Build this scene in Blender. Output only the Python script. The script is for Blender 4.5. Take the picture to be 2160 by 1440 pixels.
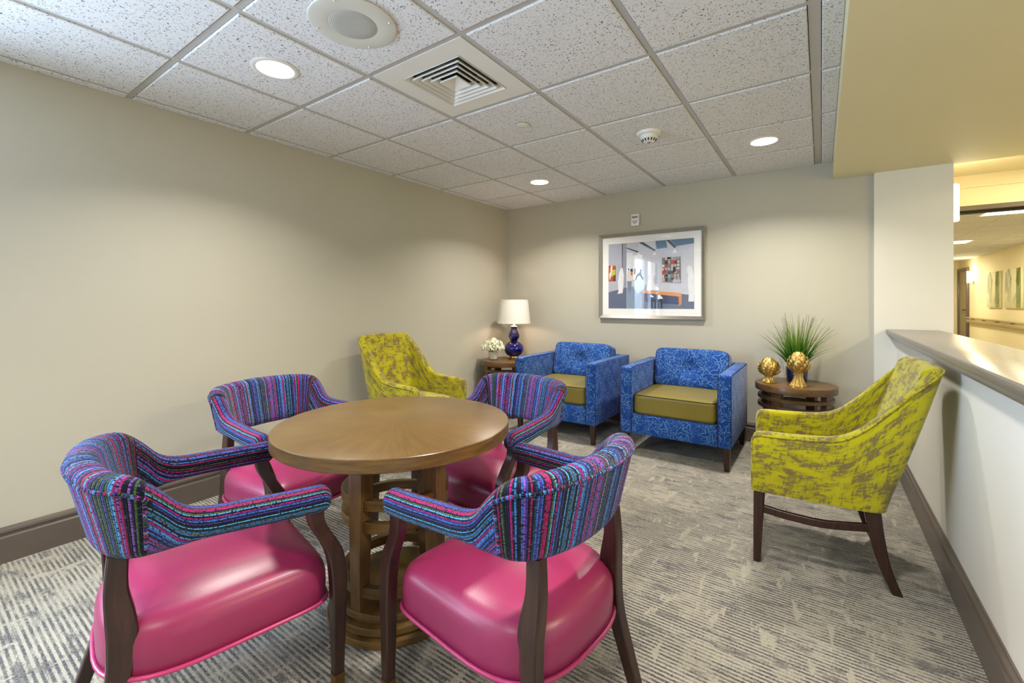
import bpy, bmesh, math, random
from mathutils import Vector, Matrix
random.seed(7)
PI = math.pi
S = bpy.context.scene
for o in list(bpy.data.objects):
    bpy.data.objects.remove(o)
COL = S.collection

# ------------------------------------------------------------------ camera
# the photograph is 2160x1440, focal length 934 px, level camera with a vertical lens shift
CAM_H = 1.215
cam_d = bpy.data.cameras.new('camera')
cam_d.sensor_width = 36.0
cam_d.lens = 36.0 * 934.0 / 2160.0
cam_d.shift_y = -(720.0 - 637.8) / 2160.0
cam_d.clip_start = 0.03
cam = bpy.data.objects.new('camera', cam_d)
COL.objects.link(cam)
cam.location = (3.0694, -0.1818, CAM_H)
cam.rotation_euler = (PI / 2, 0, math.radians(34.926))
S.camera = cam

# ------------------------------------------------------------------ sky, daylight, exposure
world = bpy.data.worlds.new('world')
S.world = world
world.use_nodes = True
bg = world.node_tree.nodes['Background']
bg.inputs['Color'].default_value = (0.62, 0.78, 1.0, 1)
bg.inputs['Strength'].default_value = 2.0

def area_light(name, loc, rot, size, size_y, energy, color, spread=PI, shape='RECTANGLE'):
    d = bpy.data.lights.new(name, 'AREA')
    d.shape = shape
    d.size = size
    if shape in ('RECTANGLE', 'ELLIPSE'):
        d.size_y = size_y
    d.energy = energy
    d.color = color
    d.spread = spread
    o = bpy.data.objects.new(name, d)
    COL.objects.link(o)
    o.location = loc
    o.rotation_euler = rot
    return o

# daylight entering through the window in the left wall, beside the camera
area_light('window_daylight', (-0.30, -1.25, 1.42), (0, -PI / 2, 0), 1.6, 1.8, 165.0, (0.58, 0.77, 1.0))

S.view_settings.view_transform = 'Standard'
S.view_settings.look = 'None'
S.view_settings.gamma = 1.0
S.view_settings.use_curve_mapping = False
S.view_settings.exposure = 0.38

DOWN_E = 16.0
DOWN_C = (1.0, 0.94, 0.85)

# ------------------------------------------------------------------ materials
def lin(c):
    return tuple(((v / 255) / 12.92 if v / 255 <= 0.04045 else (((v / 255) + 0.055) / 1.055) ** 2.4) for v in c) + (1.0,)

class NT:
    def __init__(s, name):
        s.m = bpy.data.materials.new(name)
        s.m.use_nodes = True
        s.t = s.m.node_tree
        s.b = s.t.nodes['Principled BSDF']
    def n(s, typ, **kw):
        nd = s.t.nodes.new(typ)
        for k, v in kw.items():
            if k == 'inp':
                for kk, vv in v.items():
                    if isinstance(vv, bpy.types.NodeSocket):
                        s.t.links.new(vv, nd.inputs[kk])
                    else:
                        nd.inputs[kk].default_value = vv
            else:
                setattr(nd, k, v)
        return nd
    def link(s, a, b):
        s.t.links.new(a, b)
    def math(s, op, a, b=None, c=None, clamp=False):
        nd = s.t.nodes.new('ShaderNodeMath')
        nd.operation = op
        nd.use_clamp = clamp
        for i, v in enumerate((a, b, c)):
            if v is None:
                continue
            if isinstance(v, bpy.types.NodeSocket):
                s.t.links.new(v, nd.inputs[i])
            else:
                nd.inputs[i].default_value = v
        return nd.outputs[0]
    def mix(s, fac, a, b, blend='MIX'):
        nd = s.t.nodes.new('ShaderNodeMix')
        nd.data_type = 'RGBA'
        nd.blend_type = blend
        for sock, v in ((nd.inputs[0], fac), (nd.inputs[6], a), (nd.inputs[7], b)):
            if isinstance(v, bpy.types.NodeSocket):
                s.t.links.new(v, sock)
            else:
                sock.default_value = v
        return nd.outputs[2]
    def ramp(s, fac, stops, interp='LINEAR'):
        nd = s.t.nodes.new('ShaderNodeValToRGB')
        r = nd.color_ramp
        r.interpolation = interp
        while len(r.elements) < len(stops):
            r.elements.new(0.5)
        for e, (p, c) in zip(r.elements, stops):
            e.position = p
            e.color = c if len(c) == 4 else c + (1,)
        s.t.links.new(fac, nd.inputs[0])
        return nd.outputs[0]
    def noise(s, vec, scale, detail=2.0, rough=0.5, dim='3D'):
        nd = s.t.nodes.new('ShaderNodeTexNoise')
        nd.noise_dimensions = dim
        nd.inputs['Scale'].default_value = scale
        nd.inputs['Detail'].default_value = detail
        nd.inputs['Roughness'].default_value = rough
        if vec is not None:
            s.t.links.new(vec, nd.inputs['Vector'])
        return nd.outputs['Fac']
    def comb(s, x, y, z=0.0):
        nd = s.t.nodes.new('ShaderNodeCombineXYZ')
        for i, v in enumerate((x, y, z)):
            if isinstance(v, bpy.types.NodeSocket):
                s.t.links.new(v, nd.inputs[i])
            else:
                nd.inputs[i].default_value = v
        return nd.outputs[0]
    def sep(s, v):
        nd = s.t.nodes.new('ShaderNodeSeparateXYZ')
        s.t.links.new(v, nd.inputs[0])
        return nd.outputs
    def smooth(s, v, a, b):
        nd = s.t.nodes.new('ShaderNodeMapRange')
        nd.interpolation_type = 'SMOOTHSTEP'
        s.t.links.new(v, nd.inputs[0])
        nd.inputs[1].default_value = a
        nd.inputs[2].default_value = b
        return nd.outputs[0]
    def bump(s, h, strength=0.3, dist=0.002):
        nd = s.t.nodes.new('ShaderNodeBump')
        nd.inputs['Strength'].default_value = strength
        nd.inputs['Distance'].default_value = dist
        s.t.links.new(h, nd.inputs['Height'])
        s.t.links.new(nd.outputs[0], s.b.inputs['Normal'])
    def set(s, **kw):
        names = dict(color='Base Color', rough='Roughness', metal='Metallic', spec='Specular IOR Level',
                     sheen='Sheen Weight', coat='Coat Weight', coat_r='Coat Roughness', emit='Emission Color',
                     emit_s='Emission Strength', trans='Transmission Weight', sub='Subsurface Weight')
        for k, v in kw.items():
            sk = s.b.inputs[names[k]]
            if isinstance(v, bpy.types.NodeSocket):
                s.t.links.new(v, sk)
            else:
                sk.default_value = v
        return s
    @property
    def pos(s):
        return s.t.nodes.new('ShaderNodeNewGeometry').outputs['Position']
    @property
    def uv(s):
        return s.t.nodes.new('ShaderNodeTexCoord').outputs['UV']
    @property
    def obj(s):
        return s.t.nodes.new('ShaderNodeTexCoord').outputs['Object']

M = {}
def plain(name, rgb, rough=0.5, metal=0.0, spec=0.5, nscale=None, namt=0.08, bump=0.0, bscale=200.0, coat=0.0, sheen=0.0):
    """one colour with faint mottling and optional fine relief"""
    t = NT(name)
    c = lin(rgb)
    if nscale is None:
        nscale = 9.0
    f = t.noise(t.obj, nscale, 3.0)
    d = tuple(v * (1 - namt) for v in c[:3]) + (1,)
    l = tuple(min(1, v * (1 + namt)) for v in c[:3]) + (1,)
    t.set(color=t.ramp(f, [(0.3, d), (0.7, l)]), rough=rough, metal=metal, spec=spec, coat=coat, sheen=sheen)
    if bump:
        t.bump(t.noise(t.obj, bscale, 2.0), bump, 0.001)
    M[name] = t.m
    return t

def emit(name, rgb, strength, base=(255, 255, 255)):
    t = NT(name)
    t.set(color=lin(base), emit=lin(rgb), emit_s=strength, rough=0.5)
    M[name] = t.m

plain('wall_paint', (191, 187, 172), 0.75, spec=0.25, nscale=1.5, namt=0.012, bump=0.12, bscale=350)
plain('wall_white', (226, 224, 216), 0.7, spec=0.3, nscale=1.5, namt=0.012, bump=0.1, bscale=350)
plain('soffit_paint', (224, 217, 182), 0.7, spec=0.3, nscale=1.5, namt=0.012, bump=0.08, bscale=350)
plain('corridor_paint', (232, 222, 190), 0.75, spec=0.25, nscale=1.5, namt=0.012)
plain('trim_dark', (98, 88, 80), 0.32, spec=0.5, nscale=4, namt=0.05)
plain('ledge_paint', (116, 108, 102), 0.22, spec=0.6, nscale=4, namt=0.04)
plain('grid_metal', (186, 183, 180), 0.45, nscale=3, namt=0.02)
plain('white_enamel', (226, 224, 218), 0.35, nscale=5, namt=0.02)
plain('white_plastic', (232, 231, 226), 0.35, nscale=5, namt=0.02)
plain('grey_plastic', (128, 126, 122), 0.4)
plain('dark_plastic', (28, 28, 30), 0.5)
plain('duct_shade', (16, 16, 17), 0.9)
plain('plenum', (90, 88, 86), 0.9)
plain('duct_metal', (150, 152, 155), 0.35, metal=0.8)
plain('steel', (178, 176, 172), 0.28, metal=1.0, nscale=30, namt=0.05)
plain('frame_silver', (176, 172, 166), 0.3, metal=0.9, nscale=40, namt=0.06)
plain('gold', (206, 174, 98), 0.36, metal=0.7, nscale=60, namt=0.22, bump=0.25, bscale=140)
plain('brass', (190, 160, 92), 0.3, metal=0.95, nscale=25, namt=0.08)
plain('ferrule_brass', (138, 106, 62), 0.35, metal=0.9, nscale=60, namt=0.12)
plain('mat_board', (244, 243, 242), 0.7, nscale=3, namt=0.01)
plain('navy_glaze', (14, 6, 96), 0.05, spec=0.5, nscale=6, namt=0.12, coat=0.5)
plain('white_pot', (216, 216, 204), 0.35, nscale=12, namt=0.03)
plain('petal', (240, 241, 218), 0.6, nscale=55, namt=0.16)
plain('petal_green', (172, 180, 124), 0.7, nscale=55, namt=0.2)
plain('leaf_green', (106, 138, 60), 0.5, nscale=30, namt=0.15)
plain('welt_dark', (24, 30, 66), 0.6)
plain('welt_olive', (62, 56, 30), 0.5)
plain('pink_welt', (184, 54, 108), 0.3, nscale=40, namt=0.05)
plain('yellow_welt', (190, 180, 20), 0.6, nscale=40, namt=0.1)

def wood(name, dark, light, rough=0.35, scale=(2.0, 30.0, 30.0), coat=0.15, radial=False):
    t = NT(name)
    o = t.obj
    if radial:
        x, y, z = t.sep(o)
        ang = t.math('ARCTAN2', y, x)
        r = t.math('SQRT', t.math('ADD', t.math('MULTIPLY', x, x), t.math('MULTIPLY', y, y)))
        sect = t.math('FLOOR', t.math('MULTIPLY', ang, 8 / (2 * PI)))
        v = t.comb(t.math('MULTIPLY', ang, 26.0), t.math('MULTIPLY', r, 5.0), t.math('MULTIPLY', sect, 3.1))
        f = t.noise(v, 1.0, 5.0, 0.6)
        f2 = t.noise(o, 7.0, 3.0)
        wn = t.n('ShaderNodeTexWhiteNoise', noise_dimensions='1D', inp={'W': sect}).outputs['Value']
        f = t.math('ADD', t.math('MULTIPLY', f, 0.55), t.math('ADD', t.math('MULTIPLY', f2, 0.35), t.math('MULTIPLY', wn, 0.10)))
    else:
        mp = t.n('ShaderNodeMapping', inp={'Vector': o, 'Scale': scale}).outputs[0]
        f = t.noise(mp, 1.6, 6.0, 0.62)
    t.set(color=t.ramp(f, [(0.32, lin(dark)), (0.68, lin(light))]), rough=rough, coat=coat, coat_r=0.25)
    t.bump(f, 0.05, 0.001)
    M[name] = t.m

wood('chair_wood', (34, 17, 12), (64, 36, 26), 0.34, (40, 40, 3))
wood('walnut', (80, 56, 25), (116, 86, 40), 0.34, (6, 6, 60))
wood('walnut_leg', (94, 66, 36), (124, 90, 50), 0.34, (30, 30, 3))
wood('walnut_top', (92, 68, 33), (118, 90, 46), 0.33, radial=True)
wood('side_wood', (82, 57, 28), (112, 81, 43), 0.34, (4, 30, 30))

def carpet():
    t = NT('carpet')
    p = t.pos
    x, y, z = t.sep(p)
    ys = t.math('ADD', t.math('MULTIPLY', y, 58.0), t.math('MULTIPLY', t.noise(p, 90.0, 2.0), 0.35))
    row = t.math('FLOOR', ys)
    fr = t.math('FRACT', ys)
    tri = t.math('ABSOLUTE', t.math('SUBTRACT', fr, 0.5))            # 0 at the middle of a rib
    line = t.smooth(tri, 0.36, 0.14)
    dash = t.noise(t.comb(t.math('MULTIPLY', x, 9.0), t.math('MULTIPLY', row, 3.7), 0.0), 1.0, 3.0, 0.6)
    patch = t.noise(t.comb(t.math('MULTIPLY', x, 5.0), t.math('MULTIPLY', y, 3.2), 1.7), 1.0, 4.0, 0.65)
    blot = t.noise(t.comb(t.math('MULTIPLY', x, 16.0), t.math('MULTIPLY', y, 5.0), 4.0), 1.0, 3.0, 0.6)
    blot2 = t.noise(t.comb(t.math('MULTIPLY', x, 7.0), t.math('MULTIPLY', y, 20.0), 9.0), 1.0, 4.0, 0.65)
    seg = t.smooth(t.math('ADD', t.math('MULTIPLY', dash, 0.6), t.math('MULTIPLY', patch, 0.5)), 0.42, 0.60)
    pale = t.smooth(blot, 0.585, 0.65)                                 # beige streaks across the ribs
    dk = t.math('MULTIPLY', line, t.math('ADD', 0.26, t.math('MULTIPLY', seg, 0.58)))
    dk = t.math('MAXIMUM', dk, t.math('MULTIPLY', t.smooth(blot2, 0.50, 0.66), 0.72))
    dk = t.math('MULTIPLY', dk, t.math('SUBTRACT', 1.0, t.math('MULTIPLY', pale, 0.8)))
    gr = t.noise(p, 420.0, 1.0, 0.5)
    gr2 = t.noise(p, 150.0, 2.0, 0.6)
    dk = t.math('ADD', dk, t.math('MULTIPLY', t.math('SUBTRACT', gr2, 0.5), 1.3), clamp=True)
    base = t.mix(dk, lin((162, 156, 141)), lin((56, 56, 64)))
    base = t.mix(t.smooth(gr, 0.35, 0.7), base, t.mix(1.0, base, (1.25, 1.25, 1.25, 1), 'MULTIPLY'))
    t.set(color=base, rough=0.95, spec=0.1, sheen=0.2)
    t.bump(t.math('ADD', t.math('MULTIPLY', line, -0.6), gr2), 0.5, 0.004)
    M['carpet'] = t.m
carpet()

def tile_mat():
    t = NT('ceiling_tile_mineral')
    p = t.pos
    wob = t.n('ShaderNodeTexNoise', inp={'Vector': p, 'Scale': 60.0}).outputs['Color']
    v = t.n('ShaderNodeVectorMath', operation='MULTIPLY_ADD', inp={0: wob, 1: (0.012, 0.012, 0.0), 2: p}).outputs[0]
    fis = t.noise(v, 120.0, 3.0, 0.75)
    fis2 = t.noise(p, 260.0, 1.0, 0.5)
    a = t.smooth(fis, 0.592, 0.635)
    b = t.smooth(fis2, 0.70, 0.76)
    k = t.math('MAXIMUM', a, t.math('MULTIPLY', b, 0.7))
    t.set(color=t.mix(k, lin((228, 228, 230)), lin((84, 83, 88))), rough=0.9, spec=0.1)
    t.bump(t.math('SUBTRACT', 1.0, k), 0.6, 0.002)
    M['tile'] = t.m
tile_mat()

def stripe_mat():
    t = NT('striped_boucle')
    x, y, z = t.sep(t.uv)
    wob = t.noise(t.comb(t.math('MULTIPLY', x, 40.0), t.math('MULTIPLY', y, 40.0), 0.0), 1.0, 2.0)
    xs = t.math('ADD', t.math('MULTIPLY', x, 270.0), t.math('MULTIPLY', t.math('SUBTRACT', wob, 0.5), 0.5))
    row = t.math('FLOOR', xs)
    fr = t.math('FRACT', xs)
    tri = t.math('ABSOLUTE', t.math('SUBTRACT', fr, 0.5))
    wn = t.n('ShaderNodeTexWhiteNoise', noise_dimensions='1D', inp={'W': row}).outputs['Value']
    cols = [(22, 24, 56), (56, 124, 206), (14, 14, 34), (176, 22, 108), (66, 56, 150), (86, 166, 220), (20, 70, 84), (134, 84, 184), (16, 18, 42), (160, 26, 96), (62, 102, 196), (74, 96, 50), (12, 12, 30), (86, 62, 150)]
    n = len(cols)
    c = t.ramp(wn, [(i / n, lin(cc)) for i, cc in enumerate(cols)], 'CONSTANT')
    knots = t.noise(t.comb(t.math('MULTIPLY', row, 5.3), t.math('MULTIPLY', y, 210.0), 0.0), 1.0, 2.0, 0.6)
    c = t.mix(t.smooth(knots, 0.50, 0.62), c, lin((20, 20, 40)))
    fleck = t.noise(t.comb(t.math('MULTIPLY', row, 9.1), t.math('MULTIPLY', y, 120.0), 5.0), 1.0, 2.0, 0.6)
    c = t.mix(t.math('MULTIPLY', t.smooth(fleck, 0.60, 0.70), 0.6), c, lin((96, 120, 176)))
    c = t.mix(t.smooth(tri, 0.34, 0.5), c, t.mix(1.0, c, (0.25, 0.25, 0.3, 1), 'MULTIPLY'))
    t.set(color=c, rough=0.9, spec=0.15, sheen=0.12)
    h = t.math('ADD', t.math('SUBTRACT', 0.5, tri), t.math('MULTIPLY', knots, -0.6))
    t.bump(h, 0.7, 0.004)
    M['stripe'] = t.m
stripe_mat()

def vinyl(name, rgb, rough, rib=True):
    t = NT(name)
    o = t.obj
    x, y, z = t.sep(o)
    c = lin(rgb)
    f = t.noise(o, 5.0, 3.0)
    col = t.ramp(f, [(0.3, tuple(v * 0.9 for v in c[:3]) + (1,)), (0.7, c)])
    t.set(color=col, rough=rough, spec=0.5)
    r = t.math('SINE', t.math('MULTIPLY', x, 1500.0))
    nz = t.noise(o, 420.0, 2.0)
    t.bump(t.math('ADD', t.math('MULTIPLY', r, 0.25 if rib else 0.0), nz), 0.12, 0.001)
    M[name] = t.m
vinyl('pink_vinyl', (152, 44, 88), 0.34)
vinyl('olive_vinyl', (132, 118, 46), 0.36, False)

def yellow_mat():
    t = NT('distressed_chartreuse')
    x, y, z = t.sep(t.uv)
    a = t.noise(t.comb(t.math('MULTIPLY', x, 16.0), t.math('MULTIPLY', y, 70.0), 0.0), 1.0, 4.0, 0.7)
    b = t.noise(t.comb(t.math('MULTIPLY', x, 75.0), t.math('MULTIPLY', y, 15.0), 3.0), 1.0, 4.0, 0.7)
    big = t.noise(t.comb(x, y, 0.0), 11.0, 3.0, 0.6)
    k = t.math('ADD', t.math('ADD', t.math('MULTIPLY', a, 0.60), t.math('MULTIPLY', b, 0.60)), t.math('MULTIPLY', big, 0.62))
    m = t.smooth(k, 0.910, 0.97)
    weave = t.noise(t.comb(t.math('MULTIPLY', x, 500.0), t.math('MULTIPLY', y, 500.0), 0.0), 1.0, 1.0)
    ycol = t.mix(t.smooth(big, 0.35, 0.65), lin((180, 170, 16)), lin((156, 148, 6)))
    c = t.mix(t.math('MULTIPLY', m, 0.85), ycol, lin((112, 94, 62)))
    t.set(color=c, rough=0.85, spec=0.15, sheen=0.3)
    t.bump(t.math('ADD', weave, t.math('MULTIPLY', m, -0.6)), 0.3, 0.001)
    M['yellow'] = t.m
yellow_mat()

def star_mat():
    t = NT('blue_star_line_fabric')
    uv = t.uv
    def layer(scale, off, seed):
        v = t.n('ShaderNodeVectorMath', operation='MULTIPLY_ADD', inp={0: uv, 1: (scale, scale, 0), 2: off}).outputs[0]
        wob = t.n('ShaderNodeTexNoise', inp={'Vector': v, 'Scale': 1.3, 'Detail': 1.0}).outputs['Color']
        v2 = t.n('ShaderNodeVectorMath', operation='MULTIPLY_ADD', inp={0: wob, 1: (0.35, 0.35, 0), 2: v}).outputs[0]
        vo = t.n('ShaderNodeTexVoronoi', voronoi_dimensions='2D', inp={'Vector': v2, 'Scale': 1.0, 'Randomness': 0.75})
        d = t.n('ShaderNodeVectorMath', operation='SUBTRACT', inp={0: v2, 1: vo.outputs['Position']}).outputs[0]
        x, y, z = t.sep(d)
        cr, cg, cb = t.sep(vo.outputs['Color'])
        r = t.math('SQRT', t.math('ADD', t.math('MULTIPLY', x, x), t.math('MULTIPLY', y, y)))
        th = t.math('ADD', t.math('ARCTAN2', y, x), t.math('MULTIPLY', cr, 6.3))
        k = t.math('ADD', 3.0, t.math('FLOOR', t.math('MULTIPLY', cg, 3.99)))
        ph = t.math('MULTIPLY', t.math('ABSOLUTE', t.math('SUBTRACT', t.math('FRACT', t.math('DIVIDE', t.math('MULTIPLY', th, k), 2 * PI)), 0.5)), 2.0)
        rad = t.math('ADD', 0.14, t.math('MULTIPLY', t.math('POWER', ph, 1.7), t.math('ADD', 0.28, t.math('MULTIPLY', cb, 0.14))))
        dd = t.math('ABSOLUTE', t.math('SUBTRACT', r, rad))
        return t.smooth(dd, 0.030, 0.014)
    k = t.math('MAXIMUM', layer(8.5, (0, 0, 0), 0), layer(10.0, (0.47, 0.31, 0), 1))
    k = t.math('MAXIMUM', k, t.math('MULTIPLY', layer(13.0, (3.7, 7.2, 0), 2), 0.6))
    n = t.noise(uv, 4.0, 2.0)
    base = t.mix(n, lin((8, 52, 128)), lin((14, 72, 154)))
    fine = t.noise(uv, 700.0, 1.0)
    c = t.mix(t.math('MULTIPLY', k, 0.72), base, lin((122, 174, 224)))
    t.set(color=c, rough=0.75, spec=0.25, sheen=0.15)
    t.bump(fine, 0.2, 0.001)
    M['blue'] = t.m
star_mat()

def glass_mat():
    t = NT('picture_glass')
    tr = t.n('ShaderNodeBsdfTransparent').outputs[0]
    gl = t.n('ShaderNodeBsdfGlossy', inp={'Roughness': 0.015}).outputs[0]
    lw = t.n('ShaderNodeLayerWeight', inp={'Blend': 0.5}).outputs['Facing']
    fr = t.math('ADD', 0.014, t.math('MULTIPLY', t.math('POWER', lw, 5.0), 0.8))
    mx = t.n('ShaderNodeMixShader', inp={0: fr, 1: tr, 2: gl}).outputs[0]
    out = [n for n in t.t.nodes if n.type == 'OUTPUT_MATERIAL'][0]
    t.link(mx, out.inputs['Surface'])
    M['glass'] = t.m
glass_mat()

def shade_mat():
    t = NT('lamp_shade_linen')
    d = t.n('ShaderNodeBsdfDiffuse', inp={'Color': lin((240, 238, 232))}).outputs[0]
    tr = t.n('ShaderNodeBsdfTranslucent', inp={'Color': lin((250, 236, 214))}).outputs[0]
    mx = t.n('ShaderNodeMixShader', inp={0: 0.10, 1: d, 2: tr}).outputs[0]
    out = [n for n in t.t.nodes if n.type == 'OUTPUT_MATERIAL'][0]
    t.link(mx, out.inputs['Surface'])
    M['shade'] = t.m
shade_mat()

def grille_mat():
    t = NT('perforated_grille')
    x, y, z = t.sep(t.obj)
    r = t.math('SQRT', t.math('ADD', t.math('MULTIPLY', x, x), t.math('MULTIPLY', y, y)))
    th = t.math('ARCTAN2', y, x)
    rs = t.math('MULTIPLY', r, 1 / 0.0065)
    ring = t.math('FLOOR', rs)
    a = t.math('FRACT', t.math('MULTIPLY', t.math('DIVIDE', th, 2 * PI), t.math('MULTIPLY', t.math('ADD', ring, 0.5), 6.0)))
    da = t.math('MULTIPLY', t.math('SUBTRACT', a, 0.5), 1.0)
    dr = t.math('SUBTRACT', t.math('FRACT', rs), 0.5)
    d = t.math('SQRT', t.math('ADD', t.math('MULTIPLY', da, da), t.math('MULTIPLY', dr, dr)))
    t.set(color=t.mix(t.smooth(d, 0.36, 0.26), lin((206, 206, 198)), lin((58, 60, 64))), rough=0.5)
    M['grille'] = t.m
grille_mat()

def sequin_mat():
    t = NT('sequin_pot')
    vo = t.n('ShaderNodeTexVoronoi', inp={'Vector': t.obj, 'Scale': 110.0})
    c = t.mix(t.sep(vo.outputs['Color'])[0], lin((18, 20, 52)), lin((52, 60, 116)))
    t.set(color=c, rough=0.18, metal=0.55, coat=0.6)
    t.bump(vo.outputs['Distance'], 0.6, 0.003)
    M['sequin'] = t.m
sequin_mat()

def blade_mat():
    t = NT('grass_blade')
    x, y, z = t.sep(t.uv)
    c = t.ramp(y, [(0.0, lin((26, 74, 28))), (0.45, lin((62, 128, 30))), (0.8, lin((132, 156, 62))), (1.0, lin((120, 108, 90)))])
    t.set(color=c, rough=0.5)
    M['blade'] = t.m
blade_mat()

emit('lens_glow', (255, 250, 238), 9.0)
emit('bulb_glow', (255, 224, 180), 8.0)
emit('corridor_glow', (255, 240, 190), 5.0)
plain('speaker_plate', (208, 207, 198), 0.4, nscale=5, namt=0.02)

# ------------------------------------------------------------------ mesh helpers
def new_mesh(name, verts, faces, mats=None, face_mats=None, uvs=None, smooth=False, sharp=None):
    me = bpy.data.meshes.new(name)
    me.from_pydata([tuple(v) for v in verts], [], faces)
    if mats:
        for m in mats:
            me.materials.append(M[m] if isinstance(m, str) else m)
    if face_mats:
        me.polygons.foreach_set('material_index', face_mats)
    if uvs is not None:
        ul = me.uv_layers.new(name='UVMap')
        flat = [c for uv in uvs for c in uv]
        ul.data.foreach_set('uv', flat)
    if smooth:
        me.polygons.foreach_set('use_smooth', [True] * len(me.polygons))
        if sharp is not None:
            bm = bmesh.new(); bm.from_mesh(me)
            for e in bm.edges:
                if len(e.link_faces) == 2 and e.calc_face_angle(0) > sharp:
                    e.smooth = False
            bm.to_mesh(me); bm.free()
    me.update()
    return me

def put(name, me, parent=None, loc=(0, 0, 0), rz=0.0):
    o = bpy.data.objects.new(name, me)
    COL.objects.link(o)
    o.location = loc
    o.rotation_euler = (0, 0, rz)
    if parent is not None:
        o.parent = parent
    return o

def tag(o, label, cat, group=None, kind=None):
    o['label'] = label
    o['category'] = cat
    if group:
        o['group'] = group
    if kind:
        o['kind'] = kind
    return o

def thing(name, label, cat, loc=(0, 0, 0), rz=0.0, group=None):
    o = put(name, None, None, loc, rz)
    o.empty_display_size = 0.05
    return tag(o, label, cat, group)

def copy_tree(o, parent=None):
    c = o.copy()
    COL.objects.link(c)
    c.parent = parent
    for ch in list(o.children):
        copy_tree(ch, c)
    return c

def box_uv(bm):
    ul = bm.loops.layers.uv.verify()
    for f in bm.faces:
        n = f.normal
        a = max(range(3), key=lambda i: abs(n[i]))
        for l in f.loops:
            c = l.vert.co
            l[ul].uv = ((c.y + 0.37, c.z), (c.x, c.z), (c.x, c.y + 0.61))[a]

def bm_mesh(name, bm, mat, smooth=True, sharp=0.6, uv=False):
    bmesh.ops.recalc_face_normals(bm, faces=bm.faces)
    bm.normal_update()
    if uv:
        box_uv(bm)
    if smooth:
        for f in bm.faces:
            f.smooth = True
        for e in bm.edges:
            if len(e.link_faces) == 2 and e.calc_face_angle(0) > sharp:
                e.smooth = False
    me = bpy.data.meshes.new(name)
    bm.to_mesh(me)
    bm.free()
    me.materials.append(M[mat])
    return me

def bm_box(bm, x0, x1, y0, y1, z0, z1):
    vs = [bm.verts.new(p) for p in ((x0, y0, z0), (x1, y0, z0), (x1, y1, z0), (x0, y1, z0), (x0, y0, z1), (x1, y0, z1), (x1, y1, z1), (x0, y1, z1))]
    for f in ((0, 3, 2, 1), (4, 5, 6, 7), (0, 1, 5, 4), (1, 2, 6, 5), (2, 3, 7, 6), (3, 0, 4, 7)):
        bm.faces.new([vs[i] for i in f])
    return vs

def boxes(name, bs, mat, bevel=0.0, seg=2, uv=False):
    bm = bmesh.new()
    for b in bs:
        bm_box(bm, *b)
    if bevel:
        bmesh.ops.bevel(bm, geom=list(bm.edges), offset=bevel, segments=seg, affect='EDGES', profile=0.5)
    return bm_mesh(name, bm, mat, smooth=bool(bevel), sharp=0.9, uv=uv)

def lathe(name, prof, mat, segs=40, mod=None, cap=True, sharp=0.7):
    """profile [(r, z)...] turned about z; mod(angle, r, z) may change the radius"""
    verts, faces = [], []
    for (r, z) in prof:
        for k in range(segs):
            a = 2 * PI * k / segs
            rr = mod(a, r, z) if mod else r
            verts.append((rr * math.cos(a), rr * math.sin(a), z))
    n = len(prof)
    for i in range(n - 1):
        for k in range(segs):
            k2 = (k + 1) % segs
            faces.append((i * segs + k, i * segs + k2, (i + 1) * segs + k2, (i + 1) * segs + k))
    if cap:
        faces.append(tuple(range(segs - 1, -1, -1)))
        faces.append(tuple((n - 1) * segs + k for k in range(segs)))
    return new_mesh(name, verts, faces, [mat], smooth=True, sharp=sharp)

def ring_solid(name, r0, r1, z0, z1, mat, segs=48, bevel=0.003):
    """flat-sided hoop, r0 inner, r1 outer"""
    b = bevel
    prof = [(r0, z0 + b), (r0 + b, z0), (r1 - b, z0), (r1, z0 + b), (r1, z1 - b), (r1 - b, z1), (r0 + b, z1), (r0, z1 - b), (r0, z0 + b)]
    return lathe(name, prof, mat, segs, cap=False, sharp=0.5)

def disc_solid(name, r, z0, z1, mat, segs=64, bevel=0.004):
    b = bevel
    prof = [(r - b, z0), (r, z0 + b), (r, z1 - b), (r - b * 0.3, z1 - b * 0.3), (r - b, z1)]
    return lathe(name, prof, mat, segs, sharp=0.5)

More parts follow.
